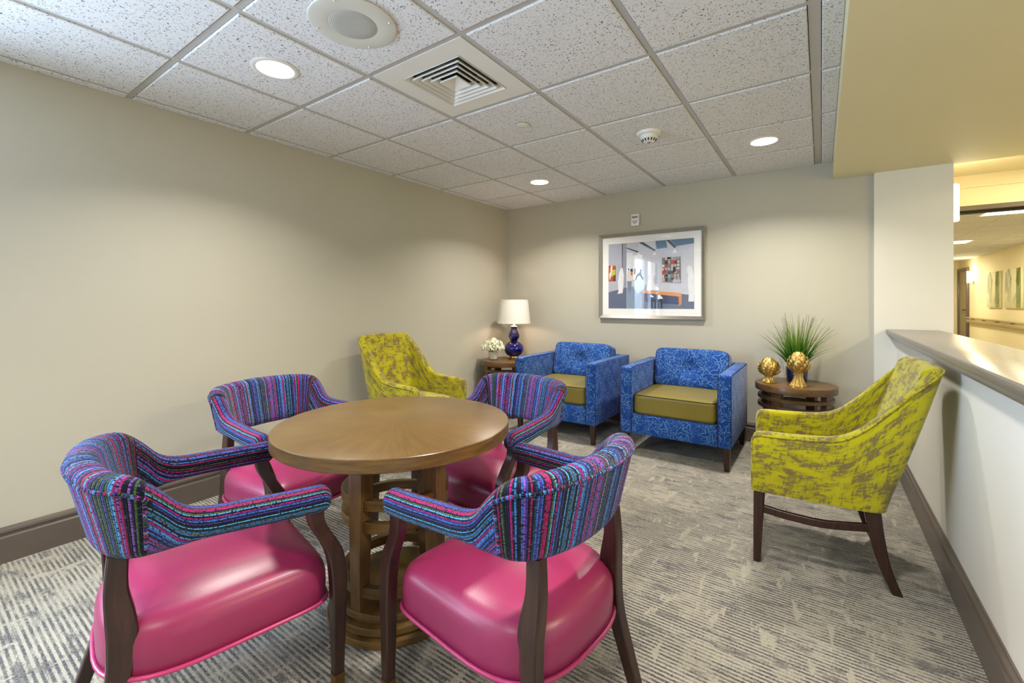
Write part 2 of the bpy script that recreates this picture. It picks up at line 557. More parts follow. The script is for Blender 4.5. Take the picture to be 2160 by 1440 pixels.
def loft(name, rings, mat, closed=False, caps=True, swap=False, smooth=True, sharp=0.9, per_ring=False):
    """closed section rings joined in a row; UV in metres: (along the row, around the ring) or swapped"""
    n, m = len(rings), len(rings[0])
    rings = [[Vector(p) for p in r] for r in rings]
    verts = [p for r in rings for p in r]
    s = [0.0]
    cen = [sum(r, Vector()) / m for r in rings]
    for i in range(1, n):
        s.append(s[-1] + (cen[i] - cen[i - 1]).length)
    mid = rings[n // 2]
    q = [0.0]
    for j in range(m):
        q.append(q[-1] + (mid[(j + 1) % m] - mid[j]).length)
    faces, uvs = [], []
    qr = []
    for r in rings if per_ring else []:
        c = [0.0]
        for j in range(m):
            c.append(c[-1] + (r[(j + 1) % m] - r[j]).length)
        qr.append([x - c[m // 2] + 0.5 for x in c])
    def uv(i, j):
        if per_ring:
            return (qr[i][j], s[i]) if swap else (s[i], qr[i][j])
        return (q[j], s[i]) if swap else (s[i], q[j])
    for i in range(n - 1):
        for j in range(m):
            j2 = (j + 1) % m
            faces.append((i * m + j, i * m + j2, (i + 1) * m + j2, (i + 1) * m + j))
            uvs += [uv(i, j), uv(i, j + 1), uv(i + 1, j + 1), uv(i + 1, j)]
    if caps:
        faces.append(tuple(range(m - 1, -1, -1)))
        uvs += [uv(0, j) for j in range(m - 1, -1, -1)]
        faces.append(tuple((n - 1) * m + j for j in range(m)))
        uvs += [uv(n - 1, j) for j in range(m)]
    me = new_mesh(name, verts, faces, [mat], uvs=uvs, smooth=smooth)
    bm = bmesh.new(); bm.from_mesh(me)
    bmesh.ops.recalc_face_normals(bm, faces=bm.faces)
    for e in bm.edges:
        if len(e.link_faces) == 2 and e.calc_face_angle(0) > sharp:
            e.smooth = False
    bm.to_mesh(me); bm.free()
    return me

def round_end(rings, depth, steps=4, start=False):
    """adds shrinking rings so that a padded end closes in a dome"""
    r = rings[0] if start else rings[-1]
    r2 = rings[1] if start else rings[-2]
    m = len(r)
    c = sum((Vector(p) for p in r), Vector()) / m
    c2 = sum((Vector(p) for p in r2), Vector()) / m
    d = (c - c2).normalized()
    out = []
    for k in range(1, steps + 1):
        a = (PI / 2) * k / steps
        f = max(0.06, math.cos(a))
        out.append([c + (Vector(p) - c) * f + d * depth * math.sin(a) for p in r])
    return (list(reversed(out)) + rings) if start else (rings + out)

def tube(name, path, rad, mat, segs=8, closed=False):
    """round tube along a polyline"""
    P = [Vector(p) for p in path]
    n = len(P)
    rings = []
    for i in range(n):
        a = P[(i - 1) % n] if (closed or i > 0) else P[i]
        b = P[(i + 1) % n] if (closed or i < n - 1) else P[i]
        d = (b - a).normalized()
        up = Vector((0, 0, 1)) if abs(d.z) < 0.95 else Vector((1, 0, 0))
        x = d.cross(up).normalized()
        y = x.cross(d).normalized()
        rr = rad[i] if isinstance(rad, (list, tuple)) else rad
        rings.append([P[i] + x * rr * math.cos(2 * PI * k / segs) + y * rr * math.sin(2 * PI * k / segs) for k in range(segs)])
    if closed:
        rings.append(rings[0])
    return loft(name, rings, mat, caps=not closed)

def rect_ring(c, ax, ay, hx, hy, ch=0.15):
    """rectangle section with clipped corners about c, half sizes hx along ax and hy along ay"""
    c, ax, ay = Vector(c), Vector(ax), Vector(ay)
    k = ch * min(hx, hy)
    pts = [(-hx + k, -hy), (hx - k, -hy), (hx, -hy + k), (hx, hy - k), (hx - k, hy), (-hx + k, hy), (-hx, hy - k), (-hx, -hy + k)]
    return [c + ax * a + ay * b for a, b in pts]

def interp(pts, n):
    """Catmull-Rom through pts (tuples of any length), n samples"""
    out = []
    m = len(pts) - 1
    for i in range(n):
        t = i / (n - 1) * m
        k = min(int(t), m - 1)
        u = t - k
        p0, p1, p2, p3 = pts[max(k - 1, 0)], pts[k], pts[k + 1], pts[min(k + 2, m)]
        out.append(tuple(0.5 * ((2 * b) + (c - a) * u + (2 * a - 5 * b + 4 * c - d) * u * u + (3 * b - a - 3 * c + d) * u ** 3) for a, b, c, d in zip(p0, p1, p2, p3)))
    return out

def leg_loft(name, stations, mat):
    """stations: (x, y, z, half_x, half_y) from bottom to top"""
    st = interp(stations, 18) if len(stations) > 2 else stations
    return loft(name, [rect_ring((x, y, z), (1, 0, 0), (0, 1, 0), hx, hy, 0.22) for x, y, z, hx, hy in st], mat, sharp=0.5)

def struct(name, me, label, cat, parent=None):
    o = put(name, me, parent)
    if parent is None:
        tag(o, label, cat, kind='structure')
    return o

# ================================================================== THE SETTING
LX, BY, CZ = -0.07, 4.20, 2.345          # left wall face, back wall face, ceiling grid height
BX, SZ = 3.145, 2.20                     # bulkhead face, bulkhead underside
RY = -2.40                               # rear wall face, behind the camera
CX0, CX1, CY1 = 3.835, 6.25, 17.2        # corridor
TOP = 2.52

struct('floor', boxes('floor', [(-0.2, 6.4, RY - 0.1, CY1 + 0.1, -0.06, 0.0)], 'carpet'),
       'grey and beige ribbed carpet covering the whole floor', 'carpet')
wy0, wy1, wz0, wz1 = -2.15, -0.35, 0.60, 2.20          # window opening in the left wall
struct('wall_left', boxes('wall_left', [(LX - 0.1, LX, RY - 0.1, wy0, 0, TOP), (LX - 0.1, LX, wy1, BY + 0.1, 0, TOP), (LX - 0.1, LX, wy0, wy1, 0, wz0), (LX - 0.1, LX, wy0, wy1, wz1, TOP)], 'wall_paint'),
       'long plain beige wall on the left side', 'wall')
struct('wall_back', boxes('wall_back', [(LX, 3.72, BY, BY + 0.1, 0, TOP)], 'wall_paint'),
       'greenish beige end wall behind the blue armchairs', 'wall')
struct('wall_column', boxes('wall_column', [(3.40, CX0, 4.16, BY, 0, SZ)], 'wall_white'),
       'pale flat column at the end of the half wall', 'wall')
struct('wall_right', boxes('wall_right', [(3.53, 3.73, -0.95, 4.16, 0, 0.955)], 'wall_white'),
       'white half wall behind the right yellow chair, below the dark ledge', 'wall')
struct('wall_rear', boxes('wall_rear', [(LX, CX1, RY - 0.1, RY, 0, TOP)], 'wall_paint'), 'plain beige wall behind the camera', 'wall')
wa, wb = LX - 0.09, LX - 0.03
w1 = tag(put('window_1', boxes('window_frame', [(wa, wb, wy0, wy1, wz0, wz0 + 0.05), (wa, wb, wy0, wy1, wz1 - 0.05, wz1), (wa, wb, wy0, wy0 + 0.05, wz0 + 0.05, wz1 - 0.05), (wa, wb, wy1 - 0.05, wy1, wz0 + 0.05, wz1 - 0.05)], 'white_enamel')),
       'white framed window in the left wall beside the camera', 'window', kind='structure')
my = (wy0 + wy1) / 2
put('mullion', boxes('mullion', [(wa, wb, my - 0.025, my + 0.025, wz0 + 0.05, wz1 - 0.05)], 'white_enamel'), w1)
for a, b in ((wy0 + 0.05, my - 0.025), (my + 0.025, wy1 - 0.05)):
    put('pane', boxes('pane', [(wa + 0.025, wa + 0.030, a, b, wz0 + 0.05, wz1 - 0.05)], 'glass'), w1)

struct('ceiling_soffit', boxes('ceiling_soffit', [(BX, 4.6, RY, BY, SZ, TOP)], 'soffit_paint'),
       'smooth cream bulkhead ceiling over the half wall', 'ceiling')
struct('wall_corridor', boxes('wall_corridor', [(3.735, CX0, BY + 0.1, CY1, 0, TOP), (CX1, CX1 + 0.1, RY, CY1, 0, TOP), (3.735, CX1, CY1, CY1 + 0.1, 0, TOP), (3.72, CX0, BY, BY + 0.1, 0, TOP)], 'corridor_paint'),
       'cream corridor walls seen past the column', 'wall')

# --- baseboards (profile extruded along one axis)
def profile_x(name, prof, x0, x1, mat):
    """prof (y, z) polygon extruded along x"""
    n = len(prof)
    v = [(x0, y, z) for y, z in prof] + [(x1, y, z) for y, z in prof]
    f = [(i, (i + 1) % n, n + (i + 1) % n, n + i) for i in range(n)] + [tuple(range(n - 1, -1, -1)), tuple(range(n, 2 * n))]
    me = new_mesh(name, v, f, [mat])
    bm = bmesh.new(); bm.from_mesh(me); bmesh.ops.recalc_face_normals(bm, faces=bm.faces); bm.to_mesh(me); bm.free()
    return me
def profile_y(name, prof, y0, y1, mat):
    n = len(prof)
    v = [(x, y0, z) for x, z in prof] + [(x, y1, z) for x, z in prof]
    f = [(i, (i + 1) % n, n + (i + 1) % n, n + i) for i in range(n)] + [tuple(range(n - 1, -1, -1)), tuple(range(n, 2 * n))]
    me = new_mesh(name, v, f, [mat])
    bm = bmesh.new(); bm.from_mesh(me); bmesh.ops.recalc_face_normals(bm, faces=bm.faces); bm.to_mesh(me); bm.free()
    return me
def base_prof(face, d):
    """d = +1 when the room lies on the + side of the face"""
    return [(face, 0), (face + d * 0.020, 0), (face + d * 0.020, 0.118), (face + d * 0.013, 0.124), (face + d * 0.015, 0.136),
            (face + d * 0.019, 0.142), (face + d * 0.017, 0.152), (face + d * 0.008, 0.158), (face + d * 0.006, 0.164), (face, 0.164)]
struct('baseboard_left', profile_y('baseboard_left', base_prof(LX, 1), RY, BY, 'trim_dark'), 'dark brown moulded baseboard along the left wall', 'baseboard')
struct('baseboard_back', profile_x('baseboard_back', base_prof(BY, -1), LX + 0.02, 3.40, 'trim_dark'), 'dark brown baseboard below the end wall behind the armchairs', 'baseboard')
struct('baseboard_right', profile_y('baseboard_right', base_prof(3.53, -1), -0.95, 4.16, 'trim_dark'), 'dark brown moulded baseboard along the white half wall', 'baseboard')
struct('baseboard_corridor', profile_y('baseboard_corridor', base_prof(CX1, -1), RY, 16.18, 'trim_dark'), 'dark baseboard along the far corridor wall', 'baseboard')
ledge = struct('trim_1', boxes('ledge_top', [(3.468, 3.77, -0.97, 4.16, 0.982, 1.015)], 'ledge_paint', 0.006, 2), 'dark taupe glossy ledge capping the half wall', 'ledge')
put('moulding', profile_y('moulding', [(3.53, 0.945), (3.505, 0.945), (3.502, 0.955), (3.492, 0.962), (3.486, 0.972), (3.480, 0.982), (3.53, 0.982)], -0.95, 4.16, 'ledge_paint'), ledge)

# --- suspended ceiling
ceil = struct('ceiling', boxes('ceiling_plenum', [(LX, BX, RY, BY, 2.40, TOP)], 'plenum'), 'suspended ceiling of speckled square tiles in a grey grid', 'ceiling')
G = 0.6096
gx = [LX] + [j * G for j in range(6)] + [BX]
gy = [RY] + [i * G for i in range(-3, 7)] + [BY]
def bar_half(j):
    return 0.021 if j == 6 else 0.0125
for j in range(1, 7):
    h = bar_half(j)
    put('grid_bar', boxes('grid_bar', [(gx[j] - h, gx[j] + h, RY, BY, CZ, CZ + 0.03)], 'grid_metal'), ceil)
cross_cache = {}
for i in range(1, 11):
    for j in range(7):
        a = gx[j] + (bar_half(j) if j else 0.0)
        b = gx[j + 1] - (bar_half(j + 1) if j < 6 else 0.0)
        key = round(b - a, 4)
        if key not in cross_cache:
            cross_cache[key] = boxes('cross_bar', [(0, b - a, -0.0125, 0.0125, 0, 0.028)], 'grid_metal')
        put('cross_bar', cross_cache[key], ceil, (a, gy[i], CZ + 0.0005))
put('wall_angle', boxes('wall_angle', [(LX, LX + 0.02, RY, BY, CZ - 0.001, CZ + 0.02)], 'grid_metal'), ceil)
put('wall_angle', boxes('wall_angle', [(LX + 0.02, BX, BY - 0.02, BY, CZ - 0.001, CZ + 0.02)], 'grid_metal'), ceil)

tile_cache = {}
TD = 0.006                                # tiles hang this much below the grid
def tile_mesh(w, d):
    key = (round(w, 3), round(d, 3))
    if key not in tile_cache:
        b = 0.004
        v = [(0, 0, 0.03), (w, 0, 0.03), (w, d, 0.03), (0, d, 0.03), (0, 0, b), (w, 0, b), (w, d, b), (0, d, b), (b, b, 0), (w - b, b, 0), (w - b, d - b, 0), (b, d - b, 0)]
        f = [(0, 1, 2, 3), (0, 4, 5, 1), (1, 5, 6, 2), (2, 6, 7, 3), (3, 7, 4, 0), (4, 8, 9, 5), (5, 9, 10, 6), (6, 10, 11, 7), (7, 11, 8, 4), (8, 11, 10, 9)]
        tile_cache[key] = new_mesh('ceiling_tile', v, f, ['tile'])
    return tile_cache[key]
for i in range(11):
    for j in range(7):
        if (j, i) == (3, 6):
            continue                      # the air diffuser fills this cell
        g = 0.003
        x0 = gx[j] + (bar_half(j) + g if j else 0.0)
        x1 = gx[j + 1] - (bar_half(j + 1) + g if j < 6 else 0.0)
        y0 = gy[i] + (0.0155 if i else 0.0)
        y1 = gy[i + 1] - (0.0155 if i < 10 else 0.0)
        put('ceiling_tile', tile_mesh(x1 - x0, y1 - y0), ceil, (x0, y0, CZ - TD))
TZ = CZ - TD

# --- corridor ceiling, header, door, handrail
cc = struct('ceiling_corridor', boxes('ceiling_corridor', [(4.6, CX1, RY, BY, 2.40, TOP), (CX0, CX1, BY, 5.5, 2.37, TOP), (CX0, CX1, 5.65, CY1, 2.40, TOP)], 'corridor_paint'),
            'pale corridor ceiling seen beyond the column', 'ceiling')
ctile = boxes('ceiling_tile', [(0, 0.592, 0, 0.592, 0, 0.03)], 'tile')
for i in range(18):
    for j in range(4):
        if 5.72 + i * 0.61 + 0.6 < CY1:
            put('ceiling_tile', ctile, cc, (CX0 + 0.02 + j * 0.6, 5.70 + i * 0.61, 2.352))
for i in range(19):
    put('cross_bar', boxes('cross_bar', [(CX0, CX1, 5.685 + i * 0.61 - 0.012, 5.685 + i * 0.61 + 0.012, 2.362, 2.39)], 'grid_metal'), cc)
for j in range(1, 4):
    put('grid_bar', boxes('grid_bar', [(CX0 + 0.016 + j * 0.6 - 0.012, CX0 + 0.016 + j * 0.6 + 0.012, 5.65, CY1, 2.360, 2.388)], 'grid_metal'), cc)
hd = struct('trim_2', boxes('header', [(CX0, CX1, 5.5, 5.65, 2.09, TOP)], 'corridor_paint'), 'cream header beam crossing the corridor ceiling', 'beam')
put('moulding', boxes('moulding', [(CX0, CX1, 5.485, 5.50, 2.255, 2.272)], 'corridor_paint'), hd)
put('door_frame_head', boxes('door_frame_head', [(CX0, CX1, 5.47, 5.68, 2.05, 2.09)], 'trim_dark'), hd)
put('door_track', boxes('door_track', [(CX0, CX1, 5.55, 5.60, 2.03, 2.05)], 'dark_plastic'), hd)

plain('door_paint', (150, 138, 112), 0.45)
dr = tag(put('door_1', boxes('door_leaf', [(6.225, 6.25, 16.28, 17.08, 0.02, 2.06)], 'door_paint')), 'taupe corridor door in a cream frame at the far end', 'door', kind='structure')
for bx in ((6.20, 6.25, 16.18, 16.28, 0, 2.14), (6.20, 6.25, 17.08, 17.18, 0, 2.14), (6.20, 6.25, 16.28, 17.08, 2.06, 2.14)):
    put('door_frame', boxes('door_frame', [bx], 'trim_dark', 0.004, 1), dr)
put('door_handle', boxes('door_handle', [(6.16, 6.225, 16.38, 16.42, 1.0, 1.03), (6.16, 6.18, 16.38, 16.52, 1.0, 1.03)], 'steel'), dr)
d2 = tag(put('door_2', boxes('door_leaf', [(5.15, 6.0, 17.175, 17.2, 0.02, 2.06)], 'door_paint')), 'cream door in the corridor end wall', 'door', kind='structure')
for bx in ((5.05, 5.15, 17.15, 17.2, 0, 2.14), (6.0, 6.10, 17.15, 17.2, 0, 2.14), (5.15, 6.0, 17.15, 17.2, 2.06, 2.14)):
    put('door_frame', boxes('door_frame', [bx], 'corridor_paint', 0.004, 1), d2)
put('door_handle', boxes('door_handle', [(5.24, 5.28, 17.11, 17.175, 1.0, 1.03), (5.24, 5.38, 17.11, 17.13, 1.0, 1.03)], 'steel'), d2)

plain('rail_wood', (176, 158, 112), 0.35)
hr = thing('handrail', 'pale handrail on brackets along the far corridor wall', 'handrail', (6.25, 5.9, 0))
put('rail', boxes('rail', [(-0.09, -0.04, 0, 10.2, 0.80, 0.84)], 'rail_wood', 0.012, 2), hr)
put('bumper', boxes('bumper', [(-0.075, -0.05, 0, 10.2, 0.70, 0.78)], 'rail_wood', 0.008, 2), hr)
for k in range(11):
    put('bracket', boxes('bracket', [(-0.06, 0.0, 0.3 + k * 0.95, 0.36 + k * 0.95, 0.70, 0.80)], 'rail_wood', 0.006, 1), hr)

# --- corridor pictures: palm fronds on cream canvas
plain('canvas_cream', (226, 222, 190), 0.8, nscale=3, namt=0.06)
plain('frond_pale', (176, 188, 158), 0.8)
plain('frond_dark', (92, 108, 58), 0.8)
plain('canvas_green', (140, 148, 84), 0.8, nscale=5, namt=0.15)
def canvas(y0, y1, label, seed):
    rnd = random.Random(seed)
    o = thing('canvas_picture', label, 'picture', (6.25, (y0 + y1) / 2, 1.10), 0, 'palm canvases in the corridor')
    h = (y1 - y0) / 2
    put('canvas', boxes('canvas', [(-0.04, 0, -h, h, 0, 0.80)], 'canvas_cream', 0.004, 1), o)
    put('print_band', boxes('print_band', [(-0.0412, -0.04, -h + 0.01, -h + 0.26, 0.01, 0.79)], 'canvas_green'), o)
    v, f, fm = [], [], []
    for (cy, cz, ang, L, mi) in [(0.18, 0.10, 1.8, 0.5, 0), (0.1, 0.5, 1.2, 0.42, 0), (-0.12, 0.05, 2.2, 0.5, 0), (-h + 0.14, 0.08, 1.5, 0.6, 1), (-h + 0.20, 0.45, 1.9, 0.36, 1), (0.3, 0.3, 1.5, 0.4, 0)]:
        for k in range(14):
            t = k / 13
            by, bz = cy + math.cos(ang) * L * t, cz + math.sin(ang) * L * t
            for s in (-1, 1):
                a2 = ang + s * (1.0 - 0.6 * t)
                l2 = 0.16 * (1 - 0.6 * t)
                ey, ez = by + math.cos(a2) * l2, bz + math.sin(a2) * l2
                py, pz = -math.sin(a2) * 0.006, math.cos(a2) * 0.006
                q = [(by - py, bz - pz), ((by + ey) / 2 - py * 1.5, (bz + ez) / 2 - pz * 1.5), (ey, ez), ((by + ey) / 2 + py * 1.5, (bz + ez) / 2 + pz * 1.5)]
                q = [(max(-h + 0.005, min(h - 0.005, a)), max(0.005, min(0.795, b))) for a, b in q]
                n = len(v)
                v += [(-0.0418, a, b) for a, b in q]
                f.append((n, n + 1, n + 2, n + 3)); fm.append(mi)
    put('frond_print', new_mesh('frond_print', v, f, ['frond_pale', 'frond_dark'], fm), o)['kind'] = 'stuff'
canvas(13.62, 14.50, 'palm frond canvas nearer the corridor sconce', 3)
canvas(12.36, 13.36, 'palm frond canvas farther from the corridor sconce, cut by the frame edge', 5)

# --- corridor sconces and added light panels
def sconce(label, loc, rz, e, group):
    o = thing('wall_sconce', label, 'wall lamp', loc, rz, group)
    prof = [(0.052, 0.0), (0.056, 0.004), (0.056, 0.286), (0.052, 0.29)]
    put('lamp_shade', lathe('lamp_shade', prof, 'corridor_glow', 28), o, (0.075, 0, 0))
    put('bracket', boxes('bracket', [(0.0, 0.03, -0.03, 0.03, -0.02, 0.05), (0.02, 0.08, -0.012, 0.012, -0.015, 0.0)], 'brass', 0.003, 1), o)
    put('finial', lathe('finial', [(0.002, -0.04), (0.012, -0.035), (0.016, -0.025), (0.010, -0.012), (0.018, -0.004), (0.018, 0.0)], 'brass', 14), o, (0.075, 0, 0))
    d = bpy.data.lights.new('sconce_light', 'POINT'); d.energy = e; d.color = (1.0, 0.86, 0.55); d.shadow_soft_size = 0.06
    l = put('sconce_light', d, o, (0.16, 0, 0.27))
    return o
sconce('glowing white cylinder sconce just past the column', (CX0, 4.72, 1.86), 0.0, 6.0, 'corridor sconces')
sconce('small glowing sconce beside the far corridor door', (CX1, 15.75, 1.72), PI, 8.0, 'corridor sconces')
def added_panel(label, x, y, z, e):  # panels added to brighten the corridor and bulkhead, beside its sconces
    o = thing('added_panel_light', label, 'ceiling lamp', (x, y, z), 0, 'added corridor light panels')
    put('frame', boxes('frame', [(-0.3, 0.3, -0.3, -0.27, 0, 0.012), (-0.3, 0.3, 0.27, 0.3, 0, 0.012), (-0.3, -0.27, -0.27, 0.27, 0, 0.012), (0.27, 0.3, -0.27, 0.27, 0, 0.012)], 'white_enamel'), o)
    put('diffuser', boxes('diffuser', [(-0.27, 0.27, -0.27, 0.27, 0.004, 0.012)], 'corridor_glow'), o)
    l = area_light('panel_fill_light', (0, 0, -0.01), (0, 0, 0), 0.5, 0.5, e, (1.0, 0.87, 0.58))
    l.parent = o
for lab, x, y, z, e in (('added light panel in the corridor ceiling beside the half wall', 5.45, 1.2, 2.388, 75), ('added light panel in the corridor ceiling ahead of the header', 5.0, 4.85, 2.358, 16),
                        ('added light panel in the corridor ceiling beyond the header', 5.04, 7.8, 2.34, 30), ('added light panel halfway down the corridor ceiling', 5.04, 11.4, 2.34, 40), ('farthest added light panel in the corridor ceiling', 5.04, 15.1, 2.34, 40)):
    added_panel(lab, x, y, z, e)

# ================================================================== CEILING FITTINGS
def downlight(label, x, y):
    o = thing('recessed_downlight', label, 'ceiling lamp', (x, y, TZ), 0, 'round recessed downlights')
    prof = [(0.082, 0.0), (0.082, -0.004), (0.088, -0.006), (0.100, -0.005), (0.106, -0.002), (0.106, 0.0), (0.082, 0.0)]
    put('trim_ring', lathe('trim_ring', prof, 'white_enamel', 48, cap=False), o)
    put('diffuser', lathe('diffuser', [(0.001, -0.0025), (0.082, -0.0025), (0.082, 0.0)], 'lens_glow', 40, cap=False), o)
    l = area_light('downlight_beam', (0, 0, -0.012), (0, 0, 0), 0.155, 0.155, DOWN_E, DOWN_C, math.radians(132), 'DISK')
    l.parent = o
downlight('round downlight in the tile beside the ceiling loudspeaker', 0.914, 0.914)
downlight('small round downlight nearest the far room corner', 0.914, 3.353)
downlight('round downlight near the bulkhead above the armchairs', 2.743, 3.353)
downlight('round downlight above the camera', 2.743, 0.914)
downlight('round downlight near the window on the left wall side', 0.914, -1.524)
downlight('round downlight near the window on the half wall side', 2.743, -1.524)

sp = thing('ceiling_speaker', 'round off-white ceiling loudspeaker with a perforated centre', 'speaker', (1.524, 0.914, TZ))
put('plate', lathe('plate', [(0.166, 0.0), (0.169, -0.004), (0.167, -0.008), (0.160, -0.0095), (0.100, -0.0098), (0.095, -0.0088), (0.001, -0.0088)], 'speaker_plate', 64, cap=False), sp)
put('grille', lathe('grille', [(0.001, -0.0092), (0.060, -0.0094), (0.0935, -0.0092), (0.0945, -0.0086)], 'grille', 48, cap=False), sp)
for k in range(4):
    a = PI / 2 * k + 0.5
    put('screw', lathe('screw', [(0.0045, 0.0), (0.0045, -0.002), (0.003, -0.0035), (0.001, -0.004)], 'white_plastic', 12, cap=False), sp, (0.151 * math.cos(a), 0.151 * math.sin(a), -0.0096))

vt = thing('air_diffuser', 'square white air diffuser with nested sloping louvres in the ceiling', 'vent', (1.524, 1.524, CZ))
hp, hi = 0.290, 0.190
v = [(-hp, -hp, 0), (hp, -hp, 0), (hp, hp, 0), (-hp, hp, 0), (-hi, -hi, 0), (hi, -hi, 0), (hi, hi, 0), (-hi, hi, 0)]
v += [(x, y, 0.012) for x, y, z in v]
f = []
for k in range(4):
    k2 = (k + 1) % 4
    f += [(k, k + 4, k2 + 4, k2), (k + 8, k2 + 8, k2 + 12, k + 12), (k, k2, k2 + 8, k + 8), (k + 4, k + 12, k2 + 12, k2 + 4)]
put('panel', new_mesh('panel', v, f, ['white_enamel']), vt, (0, 0, -0.003))
hs = [0.186, 0.154, 0.122, 0.090, 0.056]
for k, h in enumerate(hs):
    hb, ht = h, h - (0.022 if k < 4 else 0.050)
    t0 = 0.0035
    v, f = [], []
    for (a, z) in ((hb, -0.006), (hb - 0.002, -0.006), (max(ht, 0.002), 0.022), (max(ht, 0.002) + 0.003, 0.023), (hb, 0.002)):
        v += [(-a, -a, z), (a, -a, z), (a, a, z), (-a, a, z)]
    for r in range(4):
        for q in range(4):
            q2 = (q + 1) % 4
            f.append((r * 4 + q, r * 4 + q2, r * 4 + 4 + q2, r * 4 + 4 + q))
    for q in range(4):
        q2 = (q + 1) % 4
        f.append((16 + q, 16 + q2, q2, q))
    if k == len(hs) - 1:
        f.append((8, 9, 10, 11))
    put('louvre', new_mesh('louvre', v, f, ['white_enamel']), vt)
put('duct_box', boxes('duct_box', [(-0.20, 0.20, -0.20, 0.20, 0.053, 0.056), (-0.20, -0.19, -0.20, 0.20, 0.012, 0.053), (0.19, 0.20, -0.20, 0.20, 0.012, 0.053), (-0.19, 0.19, -0.20, -0.19, 0.012, 0.053), (-0.19, 0.19, 0.19, 0.20, 0.012, 0.053)], 'plenum'), vt)
put('duct_collar', ring_solid('duct_collar', 0.112, 0.116, 0.040, 0.053, 'duct_metal', 40, 0.001), vt)
put('duct_shade_disc', lathe('duct_shade_disc', [(0.001, 0.0515), (0.112, 0.0515), (0.112, 0.053)], 'duct_shade', 40, cap=False), vt)  # near-black disc: the shade inside the duct is put into its colour

spk = thing('sprinkler_cover', 'small round white sprinkler cover plate in a ceiling tile', 'sprinkler', (1.524, 2.15, TZ))
put('cover_plate', lathe('cover_plate', [(0.001, -0.008), (0.038, -0.008), (0.041, -0.0065), (0.041, -0.0045), (0.001, -0.0045)], 'white_enamel', 32, cap=False), spk)
put('retainer', lathe('retainer', [(0.034, -0.0045), (0.034, 0.0)], 'grey_plastic', 32, cap=False), spk)

sd = thing('smoke_detector', 'white domed smoke detector on the ceiling', 'smoke detector', (2.134, 2.743, TZ))
put('base', lathe('base', [(0.078, 0.0), (0.078, -0.006), (0.072, -0.016), (0.060, -0.019), (0.001, -0.019)], 'white_plastic', 40, cap=False), sd)
hd_ = put('head', lathe('head', [(0.056, -0.019), (0.057, -0.030), (0.050, -0.046), (0.038, -0.060), (0.030, -0.064), (0.001, -0.065)], 'white_plastic', 40, cap=False), sd)
for k in range(14):
    a = 2 * PI * k / 14
    me = boxes('slot', [(-0.004, 0.004, -0.001, 0.003, -0.0085, 0.0085)], 'dark_plastic') if k == 0 else me
    s_ = put('slot', me, hd_, (0.0435 * math.cos(a), 0.0435 * math.sin(a), -0.0525), a - PI / 2)
    s_.rotation_euler = (-0.7, 0, a - PI / 2)
put('test_button', lathe('test_button', [(0.001, -0.067), (0.010, -0.067), (0.012, -0.0645)], 'grey_plastic', 20, cap=False), hd_)

# ================================================================== WALL FITTINGS
wd = thing('wall_sensor', 'small white wall sensor with a blue heart symbol above the picture', 'sensor', (1.535, BY, 2.045))
put('housing', boxes('housing', [(-0.041, 0.041, -0.032, 0, -0.060, 0.060)], 'white_plastic', 0.005, 2), wd)
put('display', boxes('display', [(-0.030, 0.030, -0.0335, -0.031, 0.018, 0.036)], 'grey_plastic', 0.001, 1), wd)
plain('heart_blue', (52, 60, 140), 0.5)
hp_ = [((16 * math.sin(t) ** 3) * 0.0013, (13 * math.cos(t) - 5 * math.cos(2 * t) - 2 * math.cos(3 * t) - math.cos(4 * t)) * 0.0013) for t in [2 * PI * k / 36 for k in range(36)]]
v = [(x, -0.0332, z - 0.022) for x, z in hp_] + [(x * 0.72, -0.0332, z * 0.72 - 0.0215) for x, z in hp_]
f = [(k, (k + 1) % 36, 36 + (k + 1) % 36, 36 + k) for k in range(36)]
n = len(v)
v += [(0.0085, -0.0334, -0.010), (0.002, -0.0334, -0.020), (0.006, -0.0334, -0.021), (-0.003, -0.0334, -0.034), (0.0, -0.0334, -0.024), (-0.005, -0.0334, -0.023)]
f += [(n, n + 1, n + 2), (n + 1, n + 5, n + 4, n + 2), (n + 4, n + 5, n + 3)]
put('heart_emblem', new_mesh('heart_emblem', v, f, ['heart_blue']), wd)

